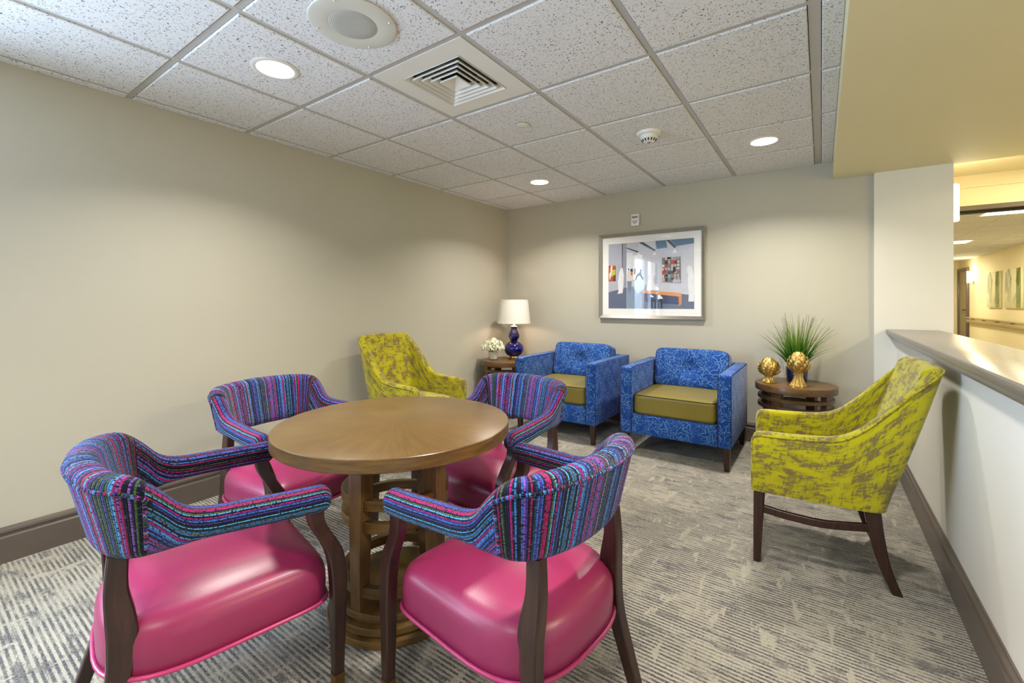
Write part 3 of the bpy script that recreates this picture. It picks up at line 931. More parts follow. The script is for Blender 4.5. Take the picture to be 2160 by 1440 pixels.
ART = [
 ((202, 204, 218), [(-0.423, 0.333), (0.422, 0.333), (0.424, -0.333), (-0.427, -0.334)]),
 ((178, 181, 198), [(-0.423, 0.333), (-0.278, 0.332), (-0.28, 0.081), (-0.232, -0.119), (-0.425, -0.165)]),
 ((96, 106, 134), [(-0.425, -0.165), (-0.232, -0.119), (-0.233, -0.334), (-0.427, -0.334)]),
 ((138, 156, 182), [(-0.232, -0.119), (-0.026, -0.096), (-0.027, -0.15), (-0.065, -0.167), (-0.066, -0.334), (-0.233, -0.334)]),
 ((100, 110, 136), [(0.311, -0.19), (0.424, -0.206), (0.424, -0.333), (0.311, -0.333)]),
 ((104, 118, 150), [(-0.065, -0.167), (0.311, -0.187), (0.311, -0.333), (-0.066, -0.334)]),
 ((152, 156, 176), [(-0.269, 0.332), (-0.228, 0.333), (-0.232, -0.119), (-0.269, -0.127)]),
 ((66, 70, 88), [(-0.279, 0.332), (-0.269, 0.332), (-0.27, 0.066), (-0.277, 0.08)]),
 ((190, 194, 206), [(-0.228, 0.333), (-0.105, 0.333), (-0.119, 0.252), (-0.229, 0.285)]),
 ((216, 218, 226), [(-0.105, 0.333), (0.058, 0.332), (0.058, 0.257), (-0.083, 0.321)]),
 ((94, 124, 152), [(0.063, 0.333), (0.422, 0.333), (0.423, 0.282), (0.265, 0.267), (0.075, 0.252)]),
 ((212, 214, 224), [(0.165, 0.333), (0.203, 0.333), (0.261, 0.262), (0.178, 0.258)]),
 ((62, 74, 90), [(-0.105, 0.331), (-0.06, 0.33), (0.068, 0.244), (0.054, 0.231)]),
 ((62, 74, 90), [(0.165, 0.333), (0.199, 0.332), (0.261, 0.26), (0.245, 0.248)]),
 ((62, 74, 90), [(-0.229, 0.288), (-0.101, 0.24), (-0.115, 0.229), (-0.229, 0.278)]),
 ((238, 240, 246), [(-0.106, 0.231), (-0.065, 0.17), (-0.147, 0.171)]),
 ((238, 240, 246), [(0.054, 0.23), (0.072, 0.195), (0.034, 0.195)]),
 ((238, 240, 246), [(0.247, 0.246), (0.271, 0.204), (0.224, 0.203)]),
 ((228, 230, 238), [(-0.229, 0.232), (-0.163, 0.233), (-0.164, -0.044), (-0.231, -0.051)]),
 ((240, 242, 248), [(-0.161, 0.205), (-0.065, 0.204), (-0.066, -0.046), (-0.163, -0.043)]),
 ((232, 234, 243), [(-0.012, 0.139), (0.062, 0.115), (0.062, -0.006), (-0.013, -0.003)]),
 ((170, 174, 192), [(0.062, 0.117), (0.086, 0.105), (0.086, -0.095), (0.062, -0.085)]),
 ((170, 84, 46), [(-0.422, 0.112), (-0.343, 0.108), (-0.345, -0.053), (-0.424, -0.051)]),
 ((206, 40, 40), [(-0.418, 0.108), (-0.395, 0.106), (-0.395, 0.086), (-0.419, 0.087)]),
 ((236, 228, 222), [(-0.395, 0.11), (-0.378, 0.109), (-0.39, 0.012), (-0.412, -0.045), (-0.416, 0.013)]),
 ((198, 200, 70), [(-0.384, 0.069), (-0.347, 0.067), (-0.35, 0.019), (-0.373, -0.008), (-0.386, 0.011)]),
 ((120, 40, 36), [(-0.371, 0.011), (-0.346, 0.01), (-0.347, -0.051), (-0.372, -0.05)]),
 ((214, 120, 60), [(-0.411, 0.085), (-0.399, 0.084), (-0.4, 0.04), (-0.411, 0.04)]),
 ((226, 206, 200), [(-0.212, 0.068), (-0.195, 0.057), (-0.187, -0.053), (-0.201, -0.056), (-0.211, -0.056), (-0.224, -0.042)]),
 ((32, 46, 110), [(-0.188, 0.069), (-0.164, 0.068), (-0.164, 0.039), (-0.188, 0.04)]),
 ((210, 120, 70), [(-0.186, 0.038), (-0.166, 0.037), (-0.166, 0.003), (-0.186, 0.004)]),
 ((40, 42, 52), [(-0.212, 0.072), (-0.201, 0.071), (-0.201, 0.057), (-0.212, 0.057)]),
 ((230, 214, 208), [(-0.184, 0.004), (-0.164, 0.003), (-0.164, -0.033), (-0.185, -0.033)]),
 ((46, 50, 60), [(-0.147, 0.07), (-0.135, 0.069), (-0.135, 0.011), (-0.148, 0.011)]),
 ((124, 140, 160), [(-0.222, -0.055), (-0.176, -0.057), (-0.18, -0.142), (-0.204, -0.183), (-0.22, -0.114)]),
 ((208, 218, 230), [(-0.165, -0.059), (-0.033, -0.045), (-0.031, -0.092), (-0.139, -0.101), (-0.165, -0.088)]),
 ((196, 208, 222), [(-0.161, -0.102), (-0.033, -0.099), (-0.049, -0.136), (-0.083, -0.158), (-0.112, -0.187), (-0.139, -0.156)]),
 ((58, 78, 90), [(-0.143, -0.043), (-0.12, 0.01), (-0.093, 0.029), (-0.084, 0.058), (-0.072, 0.064), (-0.079, 0.033), (-0.073, -0.001), (-0.052, -0.043), (-0.065, -0.046), (-0.089, -0.002), (-0.111, -0.007), (-0.132, -0.049)]),
 ((230, 231, 238), [(-0.282, 0.086), (-0.268, 0.074), (-0.264, 0.051), (-0.256, 0.011), (-0.26, -0.085), (-0.27, -0.177), (-0.327, -0.183), (-0.315, -0.162), (-0.321, -0.065), (-0.311, 0.018), (-0.296, 0.063)]),
 ((230, 231, 238), [(0.375, 0.071), (0.399, 0.065), (0.412, 0.029), (0.422, -0.02), (0.423, -0.262), (0.372, -0.264), (0.376, -0.188), (0.366, -0.103), (0.369, -0.009), (0.356, 0.038), (0.361, 0.063)]),
 ((120, 116, 130), [(0.127, 0.161), (0.302, 0.165), (0.306, -0.087), (0.131, -0.072)]),
 ((120, 132, 128), [(0.128, 0.162), (0.148, 0.161), (0.148, 0.132), (0.128, 0.133)]),
 ((140, 150, 140), [(0.128, 0.129), (0.146, 0.128), (0.146, 0.108), (0.128, 0.109)]),
 ((226, 214, 200), [(0.128, 0.096), (0.151, 0.095), (0.151, 0.072), (0.128, 0.073)]),
 ((224, 206, 176), [(0.128, 0.063), (0.144, 0.062), (0.144, 0.036), (0.128, 0.036)]),
 ((204, 60, 44), [(0.128, 0.03), (0.147, 0.029), (0.147, 0.007), (0.128, 0.008)]),
 ((214, 196, 178), [(0.128, -0.003), (0.147, -0.004), (0.147, -0.036), (0.128, -0.036)]),
 ((198, 184, 170), [(0.128, -0.037), (0.155, -0.038), (0.155, -0.068), (0.128, -0.067)]),
 ((224, 206, 176), [(0.157, 0.162), (0.176, 0.161), (0.176, 0.14), (0.157, 0.141)]),
 ((60, 58, 66), [(0.157, 0.13), (0.181, 0.128), (0.181, 0.099), (0.157, 0.1)]),
 ((204, 60, 44), [(0.157, 0.097), (0.174, 0.096), (0.174, 0.068), (0.157, 0.069)]),
 ((186, 178, 190), [(0.157, 0.064), (0.178, 0.063), (0.178, 0.04), (0.157, 0.041)]),
 ((120, 132, 128), [(0.157, 0.031), (0.179, 0.03), (0.179, 0.009), (0.157, 0.01)]),
 ((52, 60, 76), [(0.157, -0.002), (0.184, -0.003), (0.184, -0.023), (0.157, -0.022)]),
 ((60, 58, 66), [(0.157, -0.036), (0.18, -0.036), (0.18, -0.068), (0.157, -0.067)]),
 ((224, 206, 176), [(0.186, 0.163), (0.208, 0.162), (0.208, 0.137), (0.186, 0.138)]),
 ((212, 168, 120), [(0.186, 0.13), (0.205, 0.129), (0.205, 0.104), (0.186, 0.105)]),
 ((120, 132, 128), [(0.186, 0.097), (0.205, 0.096), (0.205, 0.066), (0.186, 0.067)]),
 ((198, 184, 170), [(0.186, 0.064), (0.202, 0.064), (0.202, 0.038), (0.186, 0.039)]),
 ((60, 58, 66), [(0.186, 0.031), (0.208, 0.03), (0.208, 0.002), (0.186, 0.003)]),
 ((156, 176, 166), [(0.186, -0.001), (0.206, -0.002), (0.206, -0.035), (0.186, -0.034)]),
 ((120, 132, 128), [(0.186, -0.034), (0.202, -0.035), (0.202, -0.067), (0.186, -0.066)]),
 ((186, 178, 190), [(0.215, 0.163), (0.238, 0.162), (0.238, 0.139), (0.215, 0.14)]),
 ((204, 60, 44), [(0.215, 0.131), (0.235, 0.129), (0.235, 0.102), (0.215, 0.103)]),
 ((186, 178, 190), [(0.215, 0.098), (0.237, 0.097), (0.237, 0.065), (0.215, 0.066)]),
 ((214, 196, 178), [(0.215, 0.065), (0.241, 0.064), (0.241, 0.035), (0.215, 0.036)]),
 ((60, 58, 66), [(0.215, 0.032), (0.24, 0.031), (0.24, 0.004), (0.215, 0.005)]),
 ((120, 132, 128), [(0.215, -0.001), (0.231, -0.001), (0.231, -0.033), (0.215, -0.033)]),
 ((60, 58, 66), [(0.215, -0.033), (0.236, -0.034), (0.236, -0.054), (0.215, -0.053)]),
 ((156, 176, 166), [(0.243, 0.164), (0.259, 0.163), (0.259, 0.131), (0.243, 0.131)]),
 ((60, 58, 66), [(0.243, 0.131), (0.268, 0.13), (0.268, 0.098), (0.243, 0.099)]),
 ((198, 184, 170), [(0.243, 0.098), (0.262, 0.097), (0.262, 0.074), (0.243, 0.075)]),
 ((172, 164, 160), [(0.243, 0.066), (0.268, 0.065), (0.268, 0.04), (0.243, 0.041)]),
 ((212, 168, 120), [(0.243, 0.033), (0.267, 0.032), (0.267, 0.012), (0.243, 0.013)]),
 ((212, 168, 120), [(0.243, 0.0), (0.26, -0.0), (0.26, -0.025), (0.243, -0.025)]),
 ((172, 164, 160), [(0.243, -0.032), (0.261, -0.033), (0.261, -0.06), (0.243, -0.06)]),
 ((172, 164, 160), [(0.271, 0.164), (0.29, 0.163), (0.29, 0.144), (0.271, 0.145)]),
 ((198, 184, 170), [(0.271, 0.131), (0.292, 0.13), (0.292, 0.107), (0.271, 0.108)]),
 ((224, 206, 176), [(0.271, 0.099), (0.291, 0.098), (0.291, 0.075), (0.271, 0.076)]),
 ((214, 196, 178), [(0.271, 0.066), (0.292, 0.065), (0.292, 0.044), (0.271, 0.045)]),
 ((120, 132, 128), [(0.271, 0.034), (0.287, 0.033), (0.287, 0.013), (0.271, 0.014)]),
 ((156, 176, 166), [(0.271, 0.001), (0.288, 0.001), (0.288, -0.028), (0.271, -0.027)]),
 ((172, 164, 160), [(0.271, -0.031), (0.294, -0.032), (0.294, -0.059), (0.271, -0.058)]),
 ((214, 48, 38), [(0.216, 0.133), (0.245, 0.131), (0.245, 0.097), (0.216, 0.098)]),
 ((206, 40, 40), [(0.142, 0.045), (0.169, 0.044), (0.169, 0.018), (0.142, 0.019)]),
 ((34, 34, 42), [(0.179, 0.166), (0.213, 0.164), (0.213, 0.145), (0.179, 0.147)]),
 ((40, 36, 48), [(0.231, 0.068), (0.258, 0.067), (0.258, 0.021), (0.231, 0.022)]),
 ((190, 178, 205), [(0.231, -0.051), (0.302, -0.054), (0.302, -0.084), (0.231, -0.082)]),
 ((222, 150, 92), [(-0.065, -0.164), (-0.045, -0.15), (0.314, -0.182), (0.314, -0.197), (0.284, -0.216), (-0.063, -0.175)]),
 ((66, 78, 116), [(-0.045, -0.179), (0.283, -0.218), (0.283, -0.283), (-0.045, -0.263)]),
 ((214, 138, 84), [(0.284, -0.216), (0.314, -0.197), (0.313, -0.283), (0.286, -0.313)]),
 ((126, 66, 50), [(-0.065, -0.175), (-0.044, -0.175), (-0.044, -0.332), (-0.066, -0.332)]),
 ((34, 38, 58), [(0.02, -0.222), (0.034, -0.222), (0.034, -0.33), (0.02, -0.33)]),
 ((34, 38, 58), [(0.034, -0.244), (0.067, -0.245), (0.067, -0.255), (0.034, -0.255)]),
 ((34, 38, 58), [(0.059, -0.255), (0.069, -0.255), (0.069, -0.33), (0.058, -0.33)]),
 ((34, 38, 58), [(0.086, -0.241), (0.098, -0.241), (0.097, -0.33), (0.085, -0.33)]),
 ((34, 38, 58), [(0.098, -0.241), (0.128, -0.242), (0.128, -0.254), (0.098, -0.254)]),
 ((34, 38, 58), [(0.118, -0.254), (0.13, -0.254), (0.129, -0.33), (0.118, -0.33)]),
 ((236, 237, 243), [(0.031, 0.008), (0.047, -0.005), (0.049, -0.032), (0.042, -0.049), (0.059, -0.105), (0.096, -0.129), (0.099, -0.155), (-0.024, -0.151), (-0.009, -0.058), (0.015, -0.04), (0.015, -0.004)]),
 ((236, 237, 243), [(0.017, -0.191), (0.048, -0.213), (0.046, -0.222), (0.015, -0.217)]),
 ((236, 237, 243), [(0.087, -0.199), (0.109, -0.197), (0.14, -0.233), (0.087, -0.24)]),
]

# ================================================================== PICTURE
pic = thing('framed_picture', 'silver framed gallery print with a white mat on the end wall', 'picture', (1.672, BY, 1.487))
PW, PH, FW = 0.525, 0.434, 0.034
def frame_bar(a, b, c, d):
    """mitred bar: outer a-b, inner d-c on the wall plane"""
    v = [(p[0], 0.0, p[1]) for p in (a, b, c, d)] + [(p[0], -0.038, p[1]) for p in (a, b)]
    v += [(p[0], -0.024, p[1]) for p in (c, d)]
    me = new_mesh('frame_bar', v, [(0, 1, 2, 3), (4, 7, 6, 5), (0, 4, 5, 1), (1, 5, 6, 2), (2, 6, 7, 3), (3, 7, 4, 0)], ['frame_silver'])
    bm = bmesh.new(); bm.from_mesh(me); bmesh.ops.recalc_face_normals(bm, faces=bm.faces)
    bmesh.ops.bevel(bm, geom=list(bm.edges), offset=0.002, segments=1, affect='EDGES'); bm.to_mesh(me); bm.free()
    return me
o4 = [(-PW, -PH), (PW, -PH), (PW, PH), (-PW, PH)]
i4 = [(-PW + FW, -PH + FW), (PW - FW, -PH + FW), (PW - FW, PH - FW), (-PW + FW, PH - FW)]
for k in range(4):
    put('frame_bar', frame_bar(o4[k], o4[(k + 1) % 4], i4[(k + 1) % 4], i4[k]), pic)
put('mat_board', boxes('mat_board', [(-PW + FW, PW - FW, -0.012, -0.004, -PH + FW, PH - FW)], 'mat_board'), pic)
pmats, pv, pf, pm = {}, [], [], []
mlist = []
for k, (c, pts) in enumerate(ART):
    if c not in pmats:
        pmats[c] = len(mlist)
        plain('print_ink_%d' % len(mlist), c, 0.7, nscale=25, namt=0.04)
        mlist.append('print_ink_%d' % (len(mlist)))
    n = len(pv)
    pts = [(max(-0.424, min(0.424, a)), max(-0.334, min(0.334, b))) for a, b in pts]
    pv += [(a, -0.0122 - 0.00006 * k, b) for a, b in pts]
    pf.append(tuple(range(n, n + len(pts)))); pm.append(pmats[c])
put('art_print', new_mesh('art_print', pv, pf, mlist, pm), pic)
put('glass_pane', boxes('glass_pane', [(-PW + FW, PW - FW, -0.0215, -0.0200, -PH + FW, PH - FW)], 'glass'), pic)

# ================================================================== ROUND TABLE
TX, TY, TH, TR = 1.651, 1.027, 0.737, 0.457
tb = thing('round_table', 'round walnut table with a ringed pedestal between the four striped chairs', 'table', (TX, TY, 0))
put('table_top', disc_solid('table_top', TR - 0.003, TH - 0.044, TH, 'walnut_top', 96, 0.0008), tb)
put('edge_band', ring_solid('edge_band', TR - 0.006, TR, TH - 0.046, TH - 0.0006, 'walnut', 96, 0.002), tb)
put('sub_top', disc_solid('sub_top', 0.26, TH - 0.062, TH - 0.044, 'walnut', 64, 0.003), tb)
for k in range(4):
    a = math.radians(-82 + 90 * k)
    rx, ry = (math.cos(a), math.sin(a), 0), (-math.sin(a), math.cos(a), 0)
    rings = []
    for (r, z, hr_, ht) in ((0.196, 0.094, 0.024, 0.022), (0.194, 0.30, 0.029, 0.026), (0.190, 0.52, 0.034, 0.030), (0.188, TH - 0.062, 0.036, 0.032)):
        rings.append(rect_ring((r * math.cos(a), r * math.sin(a), z), rx, ry, hr_, ht, 0.12))
    put('leg', loft('leg', rings, 'walnut_leg', sharp=0.4), tb)
for z in (0.478, 0.398, 0.162):
    put('hoop', ring_solid('hoop', 0.182, 0.210, z - 0.019, z + 0.019, 'walnut', 64, 0.002), tb)
put('base_tier', disc_solid('base_tier', 0.262, 0.0, 0.032, 'walnut', 72, 0.006), tb)
put('base_tier', disc_solid('base_tier', 0.248, 0.035, 0.066, 'walnut', 72, 0.005), tb)
put('base_tier', disc_solid('base_tier', 0.226, 0.069, 0.100, 'walnut', 72, 0.005), tb)
put('base_core', disc_solid('base_core', 0.22, 0.030, 0.071, 'walnut', 48, 0.001), tb)

# ================================================================== STRIPED TABLE CHAIRS
def rr_section(a, b, r, n=5, m=7):
    """rounded rectangle outline, half sizes a (normal) and b (z), starting and ending at the middle of the underside"""
    r = min(r, a * 0.98, b * 0.98)
    q = [(0.0, -b)]
    for (cx, cy, t0) in ((a - r, -b + r, -PI / 2), (a - r, b - r, 0.0)):
        for k in range(n):
            t = t0 + PI / 2 * k / (n - 1)
            q.append((cx + r * math.cos(t), cy + r * math.sin(t)))
        if t0 < 0:
            for k in range(1, m):
                q.append((a, -b + r + 2 * (b - r) * k / m))
    q.append((0.0, b))
    return q + [(-x, y) for x, y in reversed(q[1:-1])]

def make_game_chair():
    t = thing('game_chair', '', 'chair')
    # half of the horse-shoe: x, y, z bottom, z top, thickness, backward lean
    half = [(0.292, 0.205, 0.578, 0.656, 0.067, 0.0), (0.288, 0.12, 0.582, 0.660, 0.067, 0.0), (0.278, 0.02, 0.588, 0.666, 0.065, 0.0),
            (0.266, -0.08, 0.592, 0.673, 0.064, 0.002), (0.259, -0.135, 0.588, 0.694, 0.064, 0.006), (0.253, -0.180, 0.582, 0.744, 0.065, 0.014),
            (0.241, -0.226, 0.577, 0.788, 0.068, 0.022), (0.205, -0.262, 0.573, 0.799, 0.071, 0.026), (0.14, -0.286, 0.570, 0.804, 0.073, 0.028),
            (0.07, -0.299, 0.568, 0.806, 0.073, 0.028), (0.0, -0.304, 0.568, 0.807, 0.073, 0.028)]
    full = half + [(-h[0],) + h[1:] for h in reversed(half[:-1])]
    st = interp(full, 81)
    rings, tops = [], []
    for i, (x, y, zb, zt, th, lean) in enumerate(st):
        a, b = st[max(i - 1, 0)], st[min(i + 1, len(st) - 1)]
        d = Vector((b[0] - a[0], b[1] - a[1], 0)).normalized()
        nrm = Vector((-d.y, d.x, 0))                     # points outwards (back / sides)
        if nrm.dot(Vector((x, y + 0.02, 0))) < 0:
            nrm = -nrm
        bh = (zt - zb) / 2
        sec = rr_section(th / 2, bh, 0.030)
        c = Vector((x, y, (zt + zb) / 2))
        rings.append([c + nrm * (p + lean * (q / bh)) + Vector((0, 0, q)) for p, q in sec])
        tops.append((c, nrm, zb, zt, th, lean))
    kR = 22                                              # stations where wing and back meet
    kL = len(st) - 1 - kR
    put('backrest', loft('backrest', rings[kR:kL + 1], 'stripe'), t)
    arm_r = round_end(rings[:kR + 1], 0.030, 5, start=True)
    arm_l = round_end(rings[kL:], 0.030, 5)
    put('armrest', loft('armrest', arm_r, 'stripe', swap=True, per_ring=True), t)
    put('armrest', loft('armrest', arm_l, 'stripe', swap=True, per_ring=True), t)
    path = [c + n_ * (th / 2 + lean * 0.75 - 0.001) + Vector((0, 0, (zt - zb) / 2 - 0.030)) for c, n_, zb, zt, th, lean in tops[kR - 1:kL + 2]]
    zlow = [Vector((p.x, p.y, p.z)) for p in path]
    put('piping', tube('piping', path, 0.0055, 'stripe', 8), t)
    for q in (kR, kL):
        c, n_, zb, zt, th, lean = tops[q]
        hh = (zt - zb) / 2
        pts = [c + n_ * (th / 2 + lean * s_ - 0.001) + Vector((0, 0, hh * s_)) for s_ in (0.72, 0.5, 0.25, 0.0, -0.25, -0.5, -0.72)]
        put('piping', tube('piping', pts, 0.005, 'stripe', 8), t)
    # seat
    def plan(inset, n=64):
        out = []
        for k in range(n):
            a = 2 * PI * k / n
            ca, sa = math.cos(a), math.sin(a)
            e = 2 / (9.0 if sa > 0 else 3.0)
            hx, hy = 0.262 - inset, 0.275 - inset
            out.append((hx * math.copysign(abs(ca) ** e, ca), -0.025 + hy * math.copysign(abs(sa) ** e, sa)))
        return out
    prof = [(0.270, 0.020), (0.270, 0.006), (0.278, 0.0), (0.320, -0.002), (0.352, -0.001), (0.372, 0.003), (0.388, 0.011), (0.401, 0.024), (0.413, 0.046), (0.425, 0.085), (0.435, 0.13), (0.441, 0.18), (0.443, 0.235)]
    put('seat', loft('seat', [[(x, y, z) for x, y in plan(i)] for z, i in prof], 'pink_vinyl', sharp=1.2), t)
    put('seat_piping', tube('seat_piping', [(x, y, 0.273) for x, y in plan(-0.004, 48)], 0.006, 'pink_welt', 8, closed=True), t)
    for s in (1, -1):
        lg = put('leg', leg_loft('leg', [(s * 0.276, 0.262, 0.0, 0.015, 0.015), (s * 0.276, 0.262, 0.20, 0.019, 0.020), (s * 0.276, 0.262, 0.34, 0.021, 0.023), (s * 0.275, 0.250, 0.43, 0.021, 0.024),
                                         (s * 0.278, 0.215, 0.50, 0.020, 0.022), (s * 0.286, 0.190, 0.55, 0.020, 0.022), (s * 0.289, 0.186, 0.60, 0.020, 0.024)], 'chair_wood'), t)
        put('ferrule', leg_loft('ferrule', [(s * 0.276, 0.262, 0.0, 0.0163, 0.0163), (s * 0.276, 0.262, 0.045, 0.0178, 0.0178)], 'ferrule_brass'), lg)
        put('leg', leg_loft('leg', [(s * 0.208, -0.345, 0.0, 0.016, 0.018), (s * 0.206, -0.298, 0.14, 0.018, 0.021), (s * 0.203, -0.260, 0.27, 0.019, 0.025), (s * 0.199, -0.250, 0.37, 0.020, 0.031),
                                    (s * 0.194, -0.254, 0.43, 0.020, 0.030), (s * 0.190, -0.262, 0.50, 0.019, 0.024), (s * 0.186, -0.258, 0.585, 0.019, 0.021)], 'chair_wood'), t)
    return t
gc = make_game_chair()
GCG = 'striped chairs round the table'
chairs = [((1.486, 0.454), 78.5, 'striped pink-seat armchair at front left with its back to the camera, nearest the left edge'),
          ((2.254, 0.974), 173.0, 'striped pink-seat armchair nearest the camera on the right of the round table'),
          ((0.888, 1.029), 4.4, 'striped pink-seat armchair between the round table and the left wall'),
          ((1.697, 1.611), -94.5, 'striped pink-seat armchair on the far side of the table before the blue armchairs')]
for k, ((x, y), th, lab) in enumerate(chairs):
    o = gc if k == 0 else copy_tree(gc)
    o.location = (x, y, 0)
    o.rotation_euler = (0, 0, math.radians(th - 90))
    tag(o, lab, 'chair', GCG)

# ================================================================== YELLOW CHAIRS
def make_yellow():
    t = thing('tub_chair', '', 'chair')
    half = [(0.276, 0.300, 0.606), (0.279, 0.27, 0.618), (0.281, 0.15, 0.622), (0.282, 0.04, 0.634), (0.281, -0.02, 0.668), (0.280, -0.075, 0.745), (0.277, -0.125, 0.845),
            (0.263, -0.172, 0.928), (0.226, -0.195, 0.956), (0.15, -0.203, 0.962), (0.07, -0.206, 0.964), (0.0, -0.207, 0.965)]
    full = half + [(-h[0],) + h[1:] for h in reversed(half[:-1])]
    st = interp(full, 93)
    zb, th = 0.335, 0.062
    rings, welt = [], []
    def rake(y, z):
        return max(0, z - 0.35) * 0.305 * max(0.0, min(1.0, (0.31 - y) / 0.49))
    for i, (x, y, zt) in enumerate(st):
        a, b = st[max(i - 1, 0)], st[min(i + 1, len(st) - 1)]
        d = Vector((b[0] - a[0], b[1] - a[1], 0)).normalized()
        n = Vector((-d.y, d.x, 0))
        if n.dot(Vector((x, y - 0.1, 0))) < 0:
            n = -n
        ring = []
        r = th / 2
        # narrower wall towards the top of the back
        th_i = th
        for k in range(9):
            z = zb + (zt - r - zb) * k / 8
            bul = 0.006 * math.sin(PI * k / 8)
            ring.append(Vector((x, y - rake(y, z), z)) + n * bul)
        for k in range(1, 8):
            q = PI * k / 8
            z = zt - r + 0.8 * r * math.sin(q) ** 0.8
            ring.append(Vector((x, y - rake(y, z), z)) - n * (r - r * math.cos(q)))
        for k in range(9):
            z = zt - r + (zb - zt + r) * k / 8
            bul = 0.006 * math.sin(PI * k / 8)
            ring.append(Vector((x, y - rake(y, z), z)) - n * (th_i + bul))
        rings.append(ring)
        z = zt - r + 0.010
        welt.append(Vector((x, y - rake(y, z), z)) + n * 0.0005)
    put('shell', loft('shell', round_end(round_end(rings, 0.012, 3), 0.012, 3, start=True), 'yellow', sharp=1.2), t)
    for s in (1, -1):
        w = welt[:47] if s == 1 else welt[46:]
        p0 = w[0] if s == 1 else w[-1]
        down = [Vector((p0.x, p0.y + 0.004, z)) for z in (0.34, 0.42, 0.50, 0.56)]
        path = (down + w) if s == 1 else (w + list(reversed(down)))
        put('welt', tube('welt', path, 0.0045, 'yellow', 8), t)
    # seat
    bm = bmesh.new()
    bm_box(bm, -0.222, 0.222, -0.16, 0.300, 0.335, 0.468)
    bmesh.ops.subdivide_edges(bm, edges=list(bm.edges), cuts=7, use_grid_fill=True)
    for v in bm.verts:
        if v.co.z > 0.4:
            u, w = v.co.x / 0.222, (v.co.y - 0.07) / 0.23
            v.co.z += 0.030 * (1 - u * u) * (1 - w * w) - 0.022 * max(0, w) ** 6
    bmesh.ops.bevel(bm, geom=[e for e in bm.edges if e.calc_face_angle(0) > 1.0], offset=0.014, segments=3, affect='EDGES')
    put('seat', bm_mesh('seat', bm, 'yellow', sharp=1.0, uv=True), t)
    put('seat_deck', boxes('seat_deck', [(-0.25, 0.25, -0.15, 0.295, 0.322, 0.340)], 'chair_wood', 0.004, 1), t)
    for s in (1, -1):
        put('leg', leg_loft('leg', [(s * 0.250, 0.282, 0.0, 0.014, 0.015), (s * 0.250, 0.278, 0.16, 0.018, 0.019), (s * 0.250, 0.274, 0.335, 0.021, 0.022)], 'chair_wood'), t)
        put('leg', leg_loft('leg', [(s * 0.234, -0.228, 0.0, 0.015, 0.018), (s * 0.234, -0.186, 0.11, 0.018, 0.021), (s * 0.234, -0.160, 0.23, 0.020, 0.026), (s * 0.234, -0.145, 0.34, 0.021, 0.029)], 'chair_wood'), t)
        pts = interp([(s * 0.250, 0.262, 0.250), (s * 0.262, 0.15, 0.243), (s * 0.266, 0.02, 0.243), (s * 0.236, -0.150, 0.258)], 14)
        put('stretcher', loft('stretcher', [rect_ring(p, (1, 0, 0), (0, 0, 1), 0.011, 0.016, 0.2) for p in pts], 'chair_wood', sharp=0.5), t)
    return t
yc = make_yellow()
yc.location = (3.085, 2.465, 0); yc.rotation_euler = (0, 0, math.radians(94.0))
tag(yc, 'chartreuse distressed fabric chair leaning close to the white half wall', 'chair', 'chartreuse tub chairs')
y2 = copy_tree(yc)
y2.location = (0.425, 2.25, 0); y2.rotation_euler = (0, 0, math.radians(-90.0))
tag(y2, 'chartreuse distressed fabric chair standing against the left wall', 'chair', 'chartreuse tub chairs')

# ================================================================== BLUE ARMCHAIRS
def pillow(name, hx, hy, hz, mat, p=7.0, crown=0.12, cuts=11, tuft=None, uv=True):
    bm = bmesh.new()
    bmesh.ops.create_cube(bm, size=2.0)
    bmesh.ops.subdivide_edges(bm, edges=list(bm.edges), cuts=cuts, use_grid_fill=True)
    for v in bm.verts:
        u = v.co
        nrm = (abs(u.x) ** p + abs(u.y) ** p + abs(u.z) ** p) ** (1 / p)
        v.co = u / nrm
    if tuft:
        for v in bm.verts:
            d2 = (v.co.x * hx / 0.075) ** 2 + (v.co.z * hz / 0.060) ** 2
            if v.co.y > 0:
                v.co.y -= tuft * math.exp(-d2)
    for v in bm.verts:
        u = v.co.copy()
        f = 1 + crown * (1 - u.x * u.x) * ((1 - u.z * u.z) if tuft else (1 - u.y * u.y))
        if tuft:
            v.co = Vector((u.x * hx, u.y * hy * f, u.z * hz))
        else:
            v.co = Vector((u.x * hx, u.y * hy, u.z * hz * f))
    return bm_mesh(name, bm, mat, sharp=3.0, uv=uv)

def welt_loop(hx, hz, y, r, mat, name='welt'):
    pts = []
    for k in range(48):
        a = 2 * PI * k / 48
        e = 2 / 9.0
        pts.append((hx * math.copysign(abs(math.cos(a)) ** e, math.cos(a)), y, hz * math.copysign(abs(math.sin(a)) ** e, math.sin(a))))
    return tube(name, pts, r, mat, 6, closed=True)

